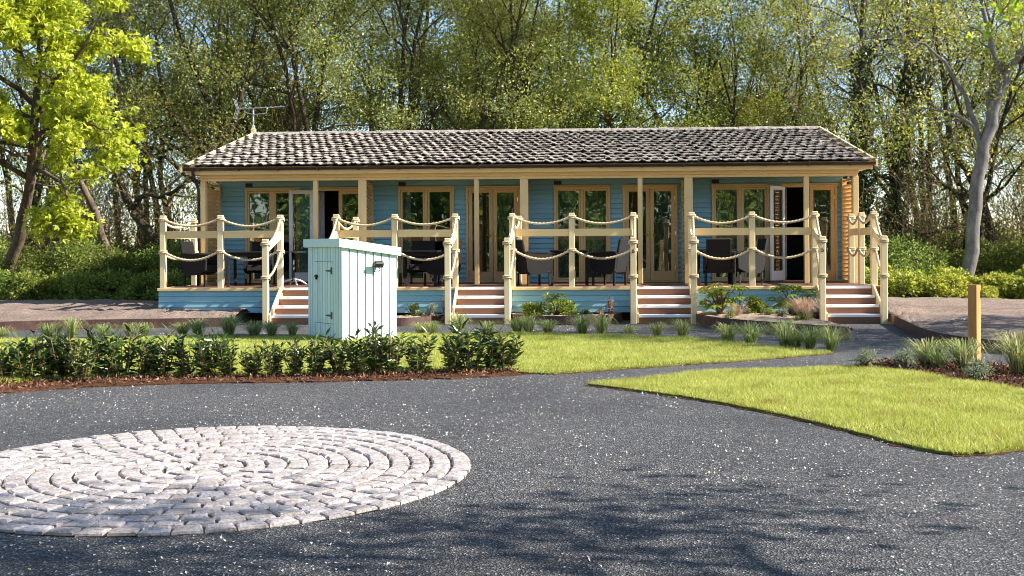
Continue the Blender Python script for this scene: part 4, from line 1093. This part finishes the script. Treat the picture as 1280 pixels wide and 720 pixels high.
for x, y, k, s in spots:
    if -1 < x < 17 and y < 23: y += .34*(x+1)      # trees stepped back towards the steps end to let sun onto the crowns
    rz = R.uniform(0, 2*pi)
    if k not in used:
        used.add(k); o = protos[k]; o.location = (x, y, -.06); o.rotation_euler = (0, 0, rz); o.scale = (s, s, s)
    else: dup(protos[k], (x, y, -.06), rz, s)

# --- leaning dark trunks by the gable end (each its own shape)
def custom(name, label, cat, stems, bark, leafmat, per, size, rad, seed, kids, ln, base=None, maxlev=3, start=.45, group=None, ratio=(.45, .68), wander=.24, trop=.05, **kw):
    T = Tree(seed); base = np.array(base if base is not None else stems[0][0][0], float); base[2] = 0
    for pts, r0, r1, nk, l in stems:
        P_, d, rr = T.trunk([np.array(p, float)-base for p in pts], r0, r1, 16)
        T.kids(P_, d, rr, l, 0, maxlev, (nk, *kids), wander, trop, ratio, (.5, 1.15), .25, start)
    return plant_tree(T, name, label, cat, tuple(base), bark, leafmat, per, size, rad, group, **kw)
custom('leaning_tree', 'dark leaning tree curving away from the gable end deck', 'tree',
    [([(-2.7, 12, 0), (-3.3, 12, .78), (-4.05, 12, 1.77), (-4.8, 12, 2.76), (-5.2, 12, 3.75), (-5.5, 12.1, 5.0), (-5.3, 12.3, 6.6), (-5.6, 12.6, 8.5)], .17, .05, 7, 3.2),
     ([(-4.8, 12, 2.7), (-4.3, 11.7, 3.1), (-3.7, 11.5, 3.05), (-3.0, 11.3, 3.4), (-2.4, 11.2, 4.2)], .09, .03, 4, 2.0)], 'bark_dark', 'leaf_wood', 6, .11, .3, 31, (4, 4), 3)
custom('leaning_tree', 'dark slanting tree rising out of the thicket by the gable end', 'tree',
    [([(-4.6, 11, 0), (-5.02, 11, 1.04), (-5.51, 11, 2.49), (-5.9, 11, 3.4), (-6.6, 11.2, 4.7), (-6.9, 11.4, 6.5), (-7.2, 11.5, 8.2)], .14, .04, 8, 2.8)], 'bark_brown', 'leaf_wood', 6, .11, .3, 32, (4, 4), 3)
custom('forked_tree', 'dark upright tree forking beside the lodge gable', 'tree',
    [([(-2.2, 13, 0), (-2.35, 13, 1.8), (-2.3, 13, 3.6), (-2.5, 13, 4.4)], .22, .16, 3, 2.2),
     ([(-2.5, 13, 4.3), (-2.0, 13, 5.2), (-1.6, 13.1, 6.8), (-1.2, 13.3, 9.0)], .13, .04, 6, 2.6), ([(-2.5, 13, 4.3), (-3.2, 12.9, 4.9), (-4.0, 12.7, 6.2), (-4.3, 12.6, 8.4)], .12, .04, 6, 2.6),
     ([(-2.3, 13, 3.4), (-3.2, 12.8, 3.7), (-4.3, 12.6, 4.6), (-5.4, 12.3, 5.3)], .09, .03, 5, 2.0)], 'bark_dark', 'leaf_wood', 8, .11, .3, 33, (4, 4), 3)
for k, (x, y, s) in enumerate([(-8.4, 14, 1.0), (-6.7, 15.5, .95), (-3.6, 17.5, 1.1)]):
    if k == 0:
        stx = thing('slim_tree', 'slim brown trunk standing in the thicket by the gable end', 'tree', (x, y, 0), 0, 'slim trunks in the thicket')
        T = Tree(41); P_, d, rr = T.trunk([(0, 0, 0), (.1, 0, 2), (.0, .1, 4), (.3, 0, 6.5), (.2, .2, 9)], .13, .04, 12); T.kids(P_, d, rr, 3.0, 0, 3, (8, 4, 4), .24, .04, (.45, .68), (.6, 1.2), .25, .3)
        link('trunk', T.wood('trunk', 'bark_brown'), stx); link('crown', T.leaves('crown', 'leaf_wood', 6, .11, .3), stx)
    else: dup(stx, (x, y, 0), 1.9*k, s)
# lime-leaved maple with a leaning trunk
T = Tree(51)
P_, d, rr = T.trunk([(0, 0, 0), (.35, -.3, .74), (.9, -.8, 1.76), (1.6, -1.6, 3.1), (2.1, -2.3, 4.4), (2.5, -2.9, 5.8), (2.7, -3.2, 7.4)], .20, .06, 16)
T.kids(P_, d, rr, 2.5, 0, 3, (9, 4, 3), .22, .05, (.45, .65), (.7, 1.3), .55, .55)
maple_w = T
for pts in ([(2.0, -2.2, 4.3), (2.9, -2.9, 4.6), (3.9, -3.6, 4.7), (4.8, -4.0, 4.3)], [(1.6, -1.6, 3.6), (2.4, -2.2, 3.5), (3.0, -2.6, 3.1), (3.2, -2.8, 2.7)], [(2.2, -2.4, 5.0), (3.1, -3.2, 5.8), (4.0, -3.8, 6.4), (4.6, -4.0, 7.2)], [(2.2, -2.4, 4.8), (1.4, -3.2, 5.4), (.4, -3.8, 5.9), (-.6, -4.2, 6.4)], [(2.0, -2.2, 4.2), (1.2, -3.0, 4.3), (.5, -3.4, 4.5), (-.4, -3.8, 4.2)], [(1.6, -1.6, 3.4), (.9, -2.4, 3.9), (.3, -3, 3.9), (-.2, -3.3, 3.6)], [(2.2, -2.4, 5.2), (1.6, -3.4, 6.0), (1.0, -4.2, 6.6), (.6, -4.8, 7.4)], [(2.0, -2.2, 4.4), (1.8, -3.2, 4.9), (1.7, -4.0, 5.2), (1.5, -4.5, 5.1)], [(2.4, -2.8, 6), (2.2, -3.6, 6.6), (2.6, -4.4, 7.2), (2.9, -4.8, 7.6)]):
    P_, d, rr = T.trunk(pts, .07, .02, 8, 6); T.kids(P_, d, rr, 1.3, 1, 3, (0, 7, 3), .22, .0, (.45, .7), (.6, 1.2), .2, .25)
plant_tree(T, 'maple_tree', 'leaning maple with bright lime leaves over the bare soil', 'tree', (-7.4, 9, 0), 'bark_brown', 'leaf_maple', 16, .15, .15, lobes=3, asp=.6, up=.6, droop=.3, zmin=1.9)
# grey barked tree in the undergrowth by the gable end steps
custom('grey_barked_tree', 'pale grey barked tree forking above the undergrowth', 'tree',
    [([(19.6, 10, 0), (19.73, 10, .75), (19.96, 10, 2.5), (20.18, 10, 3.84), (20.49, 10, 5.18), (20.62, 10, 5.8)], .205, .15, 3, 1.6),
     ([(20.55, 10, 5.5), (20.9, 9.9, 6.4), (21.5, 9.8, 7.1), (22.3, 9.6, 7.8), (23, 9.4, 9)], .115, .04, 7, 2.2),
     ([(20.6, 10, 5.6), (20.55, 10.1, 6.8), (20.3, 10.2, 8.2), (20.2, 10.2, 9.6)], .10, .03, 5, 2.0),
     ([(20.2, 10, 4.1), (19.9, 9.9, 4.75), (19.35, 9.8, 5.1), (18.5, 9.7, 5.25), (17.6, 9.6, 5.0)], .065, .015, 7, 1.6),
     ([(20.05, 10, 4.5), (19.75, 10.1, 5.6), (19.2, 10.1, 6.6), (18.3, 10, 7.2), (17.2, 9.9, 7.3), (16.2, 9.8, 6.9)], .075, .015, 9, 1.9)],
    'bark_grey', 'leaf_wood2', 3, .10, .22, 61, (5, 4), 3, start=.3)
# ivy-clad trunks
def ivy_tree(loc, pts, label, seed, zmax, r=.34):
    T = Tree(seed); P_, d, rr = T.trunk(pts, .2, .05, 16); T.kids(P_, d, rr, 3.0, 0, 3, (9, 4, 4), .25, .03, (.45, .68), (.6, 1.25), .25, .35)
    o = plant_tree(T, 'ivy_clad_tree', label, 'tree', loc, 'bark_dark', 'leaf_wood', 3, .10, .25)
    n = 5200; q = T.r.uniform(0, 1, n)**.8; idx = q*(len(P_)-1); i = np.minimum(idx.astype(int), len(P_)-2); f = (idx-i)[:, None]
    c = P_[i]*(1-f)+P_[i+1]*f; k = c[:, 2] < zmax; c = c[k]; a = T.r.uniform(0, 2*pi, len(c)); R_ = r*(1-.5*c[:, 2]/zmax)*(.6+.35*np.sin(c[:, 2]*2.3+a)+.25*T.r.normal(0, 1, len(c)))+.12
    c = c+np.stack([np.cos(a)*R_, np.sin(a)*R_, T.r.normal(0, .1, len(c))], -1)
    V, F = leaf_np(c, T.r, .11, .8, .2, .15); link('ivy', mesh_np('ivy', V, [F], M['leaf_ivy']), o)
ivy_tree((17.3, 13, 0), [(0, 0, 0), (.2, 0, 1.5), (.35, 0, 4), (.3, .1, 7), (.5, .2, 10.5)], 'ivy wrapped trunk closest to the gable roof edge', 71, 7.5)
ivy_tree((18.7, 13.6, 0), [(0, 0, 0), (.1, 0, 1.5), (.25, 0, 4), (.5, .1, 7), (.6, .2, 10.5)], 'ivy wrapped trunk between the grey barked tree and its ivy clad neighbour', 72, 7.0, .36)
custom('bare_tree', 'dark crooked bare limbed tree behind the grey barked tree', 'tree',
    [([(22.0, 14, 0), (21.8, 14, 2.0), (21.3, 14, 3.4), (20.6, 13.9, 4.6), (20.4, 13.9, 6.5), (20, 13.9, 9)], .17, .05, 6, 2.6), ([(21.6, 14, 2.9), (20.6, 13.8, 3.2), (19.6, 13.6, 3.6), (18.9, 13.6, 3.3)], .10, .03, 5, 2.0), ([(21.7, 14, 2.3), (20.5, 13.9, 2.0), (19.6, 13.8, 1.9), (19.0, 13.7, 2.3)], .08, .02, 5, 1.8)],
    'bark_dark', 'leaf_wood', 2, .10, .25, 62, (4, 4), 3, start=.3)
# trees beside and behind the viewpoint, which shade the drive
sh = Tree(81); P_, d, rr = sh.trunk([(0, 0, 0), (.1, .1, 2), (0, .2, 4), (.2, 0, 6.3), (0, .1, 8.0)], .2, .05, 12); sh.kids(P_, d, rr, 3.3, 0, 3, (11, 4, 4), .22, .03, (.45, .66), (.6, 1.2), .25, .38)
shade = plant_tree(sh, 'drive_side_tree', 'leafy tree standing beside the drive that shades the bare soil', 'tree', (23.6, -5.3, 0), 'bark_brown', 'leaf_wood2', 15, .13, .3)
dup(shade, (15.8, -19.1, 0), 2.0, 1.05, 'leafy tree beside the drive that shades the sett circle')
for k, (x, y, s) in enumerate([(-6, -38, 1.2), (0, -44, 1.4), (6, -40, 1.2), (12, -45, 1.4), (18, -39, 1.2), (25, -44, 1.4)]):
    dup(shade, (x, y, 0), k*1.1, s, 'leafy tree across the drive facing the lodge', 'trees across the drive')
# a long drooping branch reaching into view
T = Tree(82); P_, d, rr = T.trunk([(23.6, -5.2, 5.4), (21.5, -4.6, 6.1), (19.3, -4.1, 6.2), (17.4, -3.9, 5.9), (16.4, -3.9, 5.6), (15.7, -3.9, 5.25)], .06, .010, 12, 6); T.kids(P_, d, rr, .9, 1, 2, (0, 9), .2, -.12, (.6, .9), (.5, 1.1), .1, .55)
T.V = [v-np.array([23.6, -5.3, 0]) for v in T.V]; T.tips = [t-np.array([23.6, -5.3, 0]) for t in T.tips]
link('branch', T.wood('branch', 'bark_brown'), shade); link('branch_leaves', T.leaves('branch_leaves', 'leaf_maple', 3, .15, .14, asp=.75, up=.2, droop=.7), shade)

# --- shrubs
def bush_proto(seed, rx, ry, h, n, size, mat, label, group, name='shrub', asp=.55, clumps=26):
    r = np.random.default_rng(seed); o = thing(name, label, 'shrub', group=group)
    # clumps spread through a dome, each a ball of leaves: uneven outline with gaps
    a = r.uniform(0, 2*pi, clumps); q = r.uniform(.2, 1, clumps)**.6; z = r.uniform(.12, 1, clumps)
    cx = np.cos(a)*q*rx*np.sqrt(np.clip(1.05-z**2, .05, 1)); cy = np.sin(a)*q*ry*np.sqrt(np.clip(1.05-z**2, .05, 1)); cz = z*h*.85
    k = r.integers(0, clumps, n); d = r.normal(0, 1, (n, 3)); d /= np.linalg.norm(d, axis=1)[:, None]; rad = (.20+.16*r.uniform(0, 1, clumps))[k]*min(rx, h)*r.uniform(.5, 1.1, n)
    c = np.stack([cx[k], cy[k], cz[k]], -1)+d*rad[:, None]*np.array([1, 1, .8]); c[:, 2] = np.maximum(c[:, 2], .03)
    V, F = leaf_np(c, r, size, asp, .5, .2, dirs=d*.8); link('foliage', mesh_np('foliage', V, [F], M[mat]), o)
    m = MB()
    for i in range(min(clumps, 14)): m.tube(bez([(r.normal(0, .05), r.normal(0, .05), 0), (cx[i]*.4, cy[i]*.4, cz[i]*.6), (cx[i], cy[i], cz[i])], 5), [.02, .016, .012, .009, .006], 4, False)
    link('stems', m.mesh('stems', M['bark_brown'], True, fix=False), o); return o
bA = bush_proto(91, 1.5, 1.1, 1.9, 6500, .085, 'leaf_bush', 'rounded wild shrub in the thicket by the gable end deck', 'thicket shrubs')
bB = bush_proto(92, 1.3, 1.0, 1.7, 6000, .075, 'leaf_dark', 'dark wild shrub in the thicket by the gable end deck', 'thicket shrubs')
bC = bush_proto(93, .8, .6, .85, 4200, .085, 'leaf_bush', 'low bright leafy shrub fronting the soil by the gable end deck', 'low hedge shrubs')
bD = bush_proto(94, .75, .6, .85, 4600, .075, 'leaf_wood2', 'fresh green leafy clump fronting the soil behind the marker post', 'undergrowth clumps', asp=.7)
first = {}
def put(proto, x, y, s=1, label=None, group=None):
    rz = R.uniform(0, 2*pi)
    if id(proto) not in first:
        first[id(proto)] = 1; proto.location = (x, y, -.02); proto.rotation_euler = (0, 0, rz); proto.scale = (s,)*3; return proto
    return dup(proto, (x, y, -.02), rz, s, label, group)
for x, y, s in [(-8.6, 9.6, 1.1), (-5.6, 10.0, 1.0), (-3.0, 10.2, .95), (-1.0, 14, 1.0), (-10.5, 12.5, 1.3), (-7.0, 13.5, 1.2)]: put(bA, x, y, s)
for x, y, s in [(-7.0, 9.2, 1.0), (-4.2, 9.4, .95), (-1.6, 9.6, .9), (-9.6, 15, 1.4), (-5.2, 15, 1.2), (-.6, 11.0, .9)]: put(bB, x, y, s)
for k in range(9): put(bC, -8.6+k*.86+R.normal(0, .1), 7.9+.25*math.sin(k*2)-.10*k*(k > 6), .95+.2*R.uniform())
LG = 'wild shrub among the trunks beyond the bare soil by the marker post'
for x, y, s in [(18.3, 10.3, .95), (22.6, 11.0, 1.2), (24.8, 12, 1.3), (16.7, 11.5, .9)]: put(bA, x, y, s, LG, 'shrubs among the trunks')
LG2 = 'dark shrub among the trunks beyond the bare soil by the marker post'
for x, y, s in [(20.9, 11.6, 1.0), (17.6, 12.2, 1.0), (26.5, 11.5, 1.2), (19.6, 15.2, 1.3), (22.5, 16.5, 1.4)]: put(bB, x, y, s, LG2, 'dark shrubs among the trunks')
for k in range(26): put(bD, 15.8+(k % 13)*.62+R.normal(0, .18), (8.5 if k < 13 else 9.3)-.09*(k % 13)+R.normal(0, .22), R.uniform(.5, 1.0) if k < 13 else R.uniform(.75, 1.3))
# leafless brushwood
def brush_proto(seed, label, group):
    T = Tree(seed); r = T.r
    for k in range(16):
        a = r.uniform(0, 2*pi); b = np.array([math.cos(a), math.sin(a), 0]); T.grow(b*r.uniform(0, .5), b*r.uniform(.1, .5)+np.array([0, 0, 1]), r.uniform(1.8, 3.4), .022, 1, 3, (0, 5, 4), .16, .04, (.35, .6), (.3, .9))
    return plant_tree(T, 'brushwood_shrub', label, 'shrub', (0, 0, 0), 'twig', 'leaf_wood', 1, .09, .15, group)
bw_ = brush_proto(95, 'twiggy almost leafless brushwood shrub among the trunks', 'brushwood shrubs')
for x, y, s in [(-8, 12, 1), (-6.2, 12.2, .9), (-4.4, 13.4, 1.1), (-2.9, 14.4, 1.2), (-7.6, 17, 1.3), (-1.2, 13.0, 1.0), (-10, 19, 1.4), (17.2, 15, 1.2), (19.2, 12.6, 1.0), (20.6, 16, 1.3), (22.2, 13, 1.0), (24, 16, 1.3), (26, 14, 1.2), (18, 18, 1.4)]: put(bw_, x, y, s)
# undergrowth too mixed to count
def undergrowth(poly, dens, h, size, mat, label, seed):
    r = np.random.default_rng(seed); X, Y = scatter(poly, dens, r); n = len(X)
    hh = h*(.45+.55*(.5+.5*np.sin(X*1.7+2*np.sin(Y*.9))*np.cos(Y*1.3)))*r.uniform(.1, 1, n)
    V, F = leaf_np(np.stack([X, Y, hh], -1), r, size, .6, .6, .2); tag(link('undergrowth', mesh_np('undergrowth', V, [F], M[mat])), label, 'undergrowth', kind='stuff')
undergrowth([(-24, 8.2), (.3, 8.2), (.3, 34), (-24, 34)], 85, 1.0, .13, 'leaf_bush', 'mixed green undergrowth below the trees by the gable end deck', 1)
undergrowth([(15.3, 9.0), (34, 7.0), (38, 34), (15.3, 34)], 85, .95, .13, 'leaf_bush', 'mixed green undergrowth below the trees behind the grey barked tree', 2)
undergrowth([(-60, 34), (70, 34), (70, 44), (-60, 44)], 55, 3.2, .22, 'leaf_dark', 'distant hedge line seen through the trunks', 3)

for k in range(11): put(bA, -9+k*3.7, -36+1.5*math.sin(k*2.1), 3.9, 'oversized shrub added across the drive to darken the window reflections', 'shrubs added for the window reflections')  # unseen shrub row added to block pale sky in the window reflections
# --- laurel hedge plants on the mulch strip
def laurel_proto(seed, label):
    r = np.random.default_rng(seed); o = thing('laurel_plant', label, 'plant', group='low laurel plants along the mulch strip'); m = MB(); C = []; Dd = []
    for k in range(13):
        a = r.uniform(0, 2*pi); sp = r.uniform(.05, .17); h = r.uniform(.26, .47); b = np.array([math.cos(a), math.sin(a), 0])
        pts = bez([b*sp*.35, b*sp*.8+[0, 0, h*.5], b*sp*1.15+[0, 0, h]], 6); m.tube(pts, [.006]*3+[.004]*3, 4, False)
        for q in np.linspace(.12, 1, 20):
            i = min(int(q*5), 4); p = pts[i]+(pts[i+1]-pts[i])*(q*5-i); an = r.uniform(0, 2*pi); C.append(p); Dd.append([math.cos(an), math.sin(an), .55*q+.05])
    V, F = leaf_np(np.array(C), r, .105, .27, .5, .15, dirs=np.array(Dd)*1.6); link('leaves', mesh_np('leaves', V, [F], M['leaf_laurel']), o); link('stems', m.mesh('stems', M['twig'], fix=False), o); return o
HL = 'knee high laurel plant with narrow dark leaves on the mulch strip'
hp = [laurel_proto(100+k, HL) for k in range(4)]
hedge = [(2.2, -10.7), (2.45, -10.5), (2.68, -10.34), (2.9, -10.34), (3.07, -10.22), (3.26, -10.15), (3.5, -10.3), (3.63, -10.06), (3.82, -10.0), (4.05, -9.97), (4.25, -9.95), (4.5, -9.93), (4.74, -9.9), (4.99, -9.9), (5.26, -9.88), (5.49, -9.85), (5.72, -9.8), (5.95, -9.78), (6.19, -9.75), (6.42, -9.72), (6.58, -9.62), (6.76, -9.6), (7.05, -9.5), (7.42, -9.42), (7.64, -9.38), (7.86, -9.32), (8.02, -9.28)]
for k, (x, y) in enumerate(hedge):
    p = hp[k % 4]; s = R.uniform(.78, 1.2)
    if k < 4: p.location = (x, y, .02); p.rotation_euler = (0, 0, R.uniform(0, 6)); p.scale = (s,)*3
    else: dup(p, (x, y, .02), R.uniform(0, 6.28), s)
# --- grass tufts
def tuft_proto(seed, label, group, n=240, h=.30, mat='tuft', spread=.15, name='grass_tuft', w=.011, straw=.25):
    r = np.random.default_rng(seed); o = thing(name, label, 'grass tuft', group=group); V = []; F = []
    for k in range(n):
        a = r.uniform(0, 2*pi); b0 = np.array([math.cos(a), math.sin(a), 0])*r.uniform(0, .085); out = np.array([math.cos(a+r.normal(0, .4)), math.sin(a+r.normal(0, .4)), 0])
        hh = h*r.uniform(.5, 1.1); sp = spread*r.uniform(.3, 1.9); sd_ = np.array([-out[1], out[0], 0])*w/2*r.uniform(.7, 1.3)
        pts = [b0, b0+out*sp*.45+[0, 0, hh*.72], b0+out*sp*1.05+[0, 0, hh], b0+out*sp*1.75+[0, 0, hh*r.uniform(.25, .85)]]; i = len(V)
        for q, wd in zip(pts[:3], (1, .8, .5)): V += [q-sd_*wd, q+sd_*wd]
        V.append(pts[3]); F += [[i, i+1, i+3], [i, i+3, i+2], [i+2, i+3, i+5], [i+2, i+5, i+4], [i+4, i+5, i+6]]
    link('blades', mesh_np('blades', np.array(V), [np.array(F)], M[mat]), o); return o
TL = 'small arching sedge tuft along the lawn edge by the path'
tp = [tuft_proto(120+k, TL, 'sedge tufts along the lawn edge', h=.30+.05*k) for k in range(3)]
tufts = [(-.4, -4.45), (.23, -4.2), (.63, -4.2), (1.11, -4.12), (1.51, -4.0), (1.75, -3.95), (2.35, -3.85), (2.6, -3.85), (3.11, -3.8), (3.59, -4.0), (3.88, -3.98), (4.21, -3.95), (6.26, -3.5), (6.45, -3.5), (6.89, -3.42), (7.38, -3.38), (7.86, -3.4), (8.05, -3.42), (8.38, -3.42), (8.94, -3.55), (9.27, -3.6), (9.71, -3.78), (10.14, -4.05), (10.51, -4.45), (11.11, -5.25), (11.4, -5.55), (11.79, -6.15), (11.9, -6.3), (12.07, -6.4), (12.31, -6.65)]
for k, (x, y) in enumerate(tufts):
    p = tp[k % 3]; s = R.uniform(.5, .85)*(1.1 if x > 11 else 1)
    if k < 3: p.location = (x, y, .02); p.scale = (s,)*3
    else: dup(p, (x, y, .02), R.uniform(0, 6.28), s)
for k, (x, y, s, lab) in enumerate([(12.96, -8.75, 1.25, 'large arching sedge tuft on the mulch just before the marker post'), (13.31, -8.95, 1.15, 'large arching sedge tuft close against the marker post'), (13.72, -9.5, 1.35, 'large arching sedge tuft beyond the marker post near the mulch edge'), (13.0, -9.0, .9, 'middling sedge tuft between two larger ones on the mulch'), (14.1, -9.9, 1.3, 'large arching sedge tuft on the mulch outermost past the marker post')]):
    dup(tp[k % 3], (x, y, .03), R.uniform(0, 6.28), s*.8, lab, 'large sedges round the marker post')
# --- small planter plants
def cushion(seed, label, mat, r_, h, n, size, asp, loc, cat='plant', name='cushion_plant'):
    o = bush_proto(seed, r_, r_*.9, h, n, size, mat, label, None, name, asp, 12); o['category'] = cat; o.location = loc; del_ = 0; return o
cushion(131, 'spreading yellow green shrub mound in the boat shaped planter', 'leaf_yellow', .30, .26, 700, .055, .6, (8.05, -.62, .13), name='planter_shrub')
cushion(132, 'taller yellow green shrub beside the spreading mound in the boat shaped planter', 'leaf_yellow', .36, .46, 1100, .055, .6, (8.48, -.55, .13), name='planter_shrub')
cushion(133, 'tiny dark cushion plant in the boat shaped planter', 'leaf_dark', .10, .14, 220, .035, .4, (9.05, -.6, .13))
cushion(134, 'round yellow and green shrub in the middle of the leafy planter', 'leaf_yellow', .26, .38, 900, .055, .6, (12.25, -.75, .15), name='planter_shrub')
cushion(135, 'small yellow green cushion before the round shrub', 'leaf_yellow', .14, .18, 350, .04, .3, (12.38, -1.3, .15))
cushion(136, 'small silvery cushion beside the round shrub', 'leaf_grey', .12, .24, 260, .05, .2, (12.55, -1.6, .15))
cushion(137, 'low fresh green cushion near the steel rim of the leafy planter', 'leaf_yellow', .16, .20, 420, .045, .3, (12.75, -2.55, .15))
cushion(138, 'little gold cushion below the big lobed leaves', 'leaf_yellow', .12, .16, 260, .04, .3, (11.62, -1.7, .15))
cushion(139, 'gold and green cushion in the planter by the cabinet', 'leaf_yellow', .20, .26, 420, .05, .4, (5.72, -.6, .13))
cushion(140, 'pale feathery plant in the planter by the cabinet', 'leaf_grey', .14, .26, 260, .06, .18, (6.08, -.6, .13))
cushion(141, 'grey green lavender cushion at the tip of the marker post lawn', 'leaf_grey', .15, .20, 420, .05, .2, (12.2, -8.95, .03))
cushion(142, 'grey green lavender cushion beside the sedges on the mulch', 'leaf_grey', .15, .22, 420, .05, .2, (12.62, -9.05, .03))
cushion(143, 'grey green lavender cushion on the mulch by the lawn rim', 'leaf_grey', .15, .20, 420, .05, .2, (13.05, -10.15, .03))
def stick_plant(label, loc, h, n, seed):
    r = np.random.default_rng(seed); o = thing('dry_stem_plant', label, 'plant', loc); m = MB()
    for k in range(n): m.tube([(r.normal(0, .03), r.normal(0, .03), 0), (r.normal(0, .05), r.normal(0, .04), h*r.uniform(.7, 1))], [.008, .004], 4, False)
    link('stems', m.mesh('stems', M['twig'], fix=False), o)
    V, F = leaf_np(np.stack([r.normal(0, .05, 40), r.normal(0, .05, 40), r.uniform(.05, h, 40)], -1), r, .05, .3, .2); link('dry_leaves', mesh_np('dry_leaves', V, [F], M['straw']), o)
stick_plant('brown dry stemmed plant at the end of the boat shaped planter', (9.52, -.3, .13), .36, 16, 1)
stick_plant('brown dry stemmed plant in the planter by the cabinet', (6.28, -.25, .12), .42, 7, 2)
stick_plant('cut back dry stems in the boat shaped planter', (9.32, -.55, .13), .18, 6, 3)
pg = tuft_proto(150, 'rounded straw pink ornamental grass in the leafy planter', None, 420, .34, 'straw', .17, 'straw_grass', .007); pg.location = (13.0, -1.25, .15)
pg2 = tuft_proto(151, 'thin straw coloured tuft below the big lobed leaves', None, 90, .28, 'straw', .10, 'straw_grass', .007); pg2.location = (11.78, -1.35, .15)
pg3 = tuft_proto(152, 'small straw tuft near the gable end steps', None, 90, .22, 'straw', .10, 'straw_grass', .007); pg3.location = (12.9, -2.1, .15)
def big_leaf_plant(label, loc, n, h, size, mat, seed, spread):
    r = np.random.default_rng(seed); o = thing('large_leaf_plant', label, 'plant', loc); st_ = MB()
    for k in range(n):
        a = r.uniform(0, 2*pi); q = spread*r.uniform(.25, 1); p = np.array([math.cos(a)*q, math.sin(a)*q*.8, h*r.uniform(.35, 1)])
        st_.tube(bez([(0, 0, 0), (p[0]*.5, p[1]*.5, p[2]*.7), tuple(p)], 5), .006, 4, False)
        # lobed leaf: fan of five lobes with a centre fold
        d = nrm(np.array([math.cos(a), math.sin(a), r.uniform(-.5, .15)])); s_ = nrm(np.cross(d, [0, 0, 1])); u = np.cross(s_, d); V = [p]; L_ = size*r.uniform(.75, 1.2)
        T_ = []
        for l, ang in enumerate((-1.5, -.75, 0, .75, 1.5)):
            dl = d*math.cos(ang)+s_*math.sin(ang); sl = s_*math.cos(ang)-d*math.sin(ang); f = L_*(1-.16*abs(ang)); i = len(V)
            V += [p+dl*f*.5+sl*f*.24-u*.012, p+dl*f-u*.04*L_/.15, p+dl*f*.5-sl*f*.24-u*.012]; T_ += [[0, i, i+1], [0, i+1, i+2]]
        link('large_leaf', mesh_np('large_leaf', np.array(V), [np.array(T_)], M[mat]), o)
    link('stems', st_.mesh('stems', M['twig'], fix=False), o)
big_leaf_plant('bushy plant with big lobed yellow green leaves in the leafy planter', (11.55, -.85, .15), 44, .62, .19, 'leaf_yellow', 161, .36)
big_leaf_plant('plant with big lobed deep green leaves behind the straw pink grass', (12.92, -.62, .15), 36, .58, .20, 'leaf_bush', 162, .40)
big_leaf_plant('drooping leafed stem beside the big lobed yellow green plant', (11.92, -.7, .15), 8, .56, .13, 'leaf_bush', 163, .18)

# a scrap of pale paper lying on the soil
r = np.random.default_rng(170); gx, gy = np.meshgrid(np.linspace(-.13, .13, 7), np.linspace(-.07, .07, 5)); gz = .02+.025*np.abs(np.sin(gx*31+gy*17))+r.uniform(0, .012, gx.shape)
V = np.stack([gx+r.normal(0, .006, gx.shape), gy+r.normal(0, .006, gx.shape), gz], -1).reshape(-1, 3); i = np.arange(4)[:, None]*7+np.arange(6)[None]
tag(link('paper_scrap', mesh_np('paper_scrap', V, [np.stack([i, i+1, i+8, i+7], -1).reshape(-1, 4)], M['white']), None, (15.25, -2.95, .17), (0, 0, .4)), 'small crumpled pale paper scrap lying on the bare soil', 'paper')
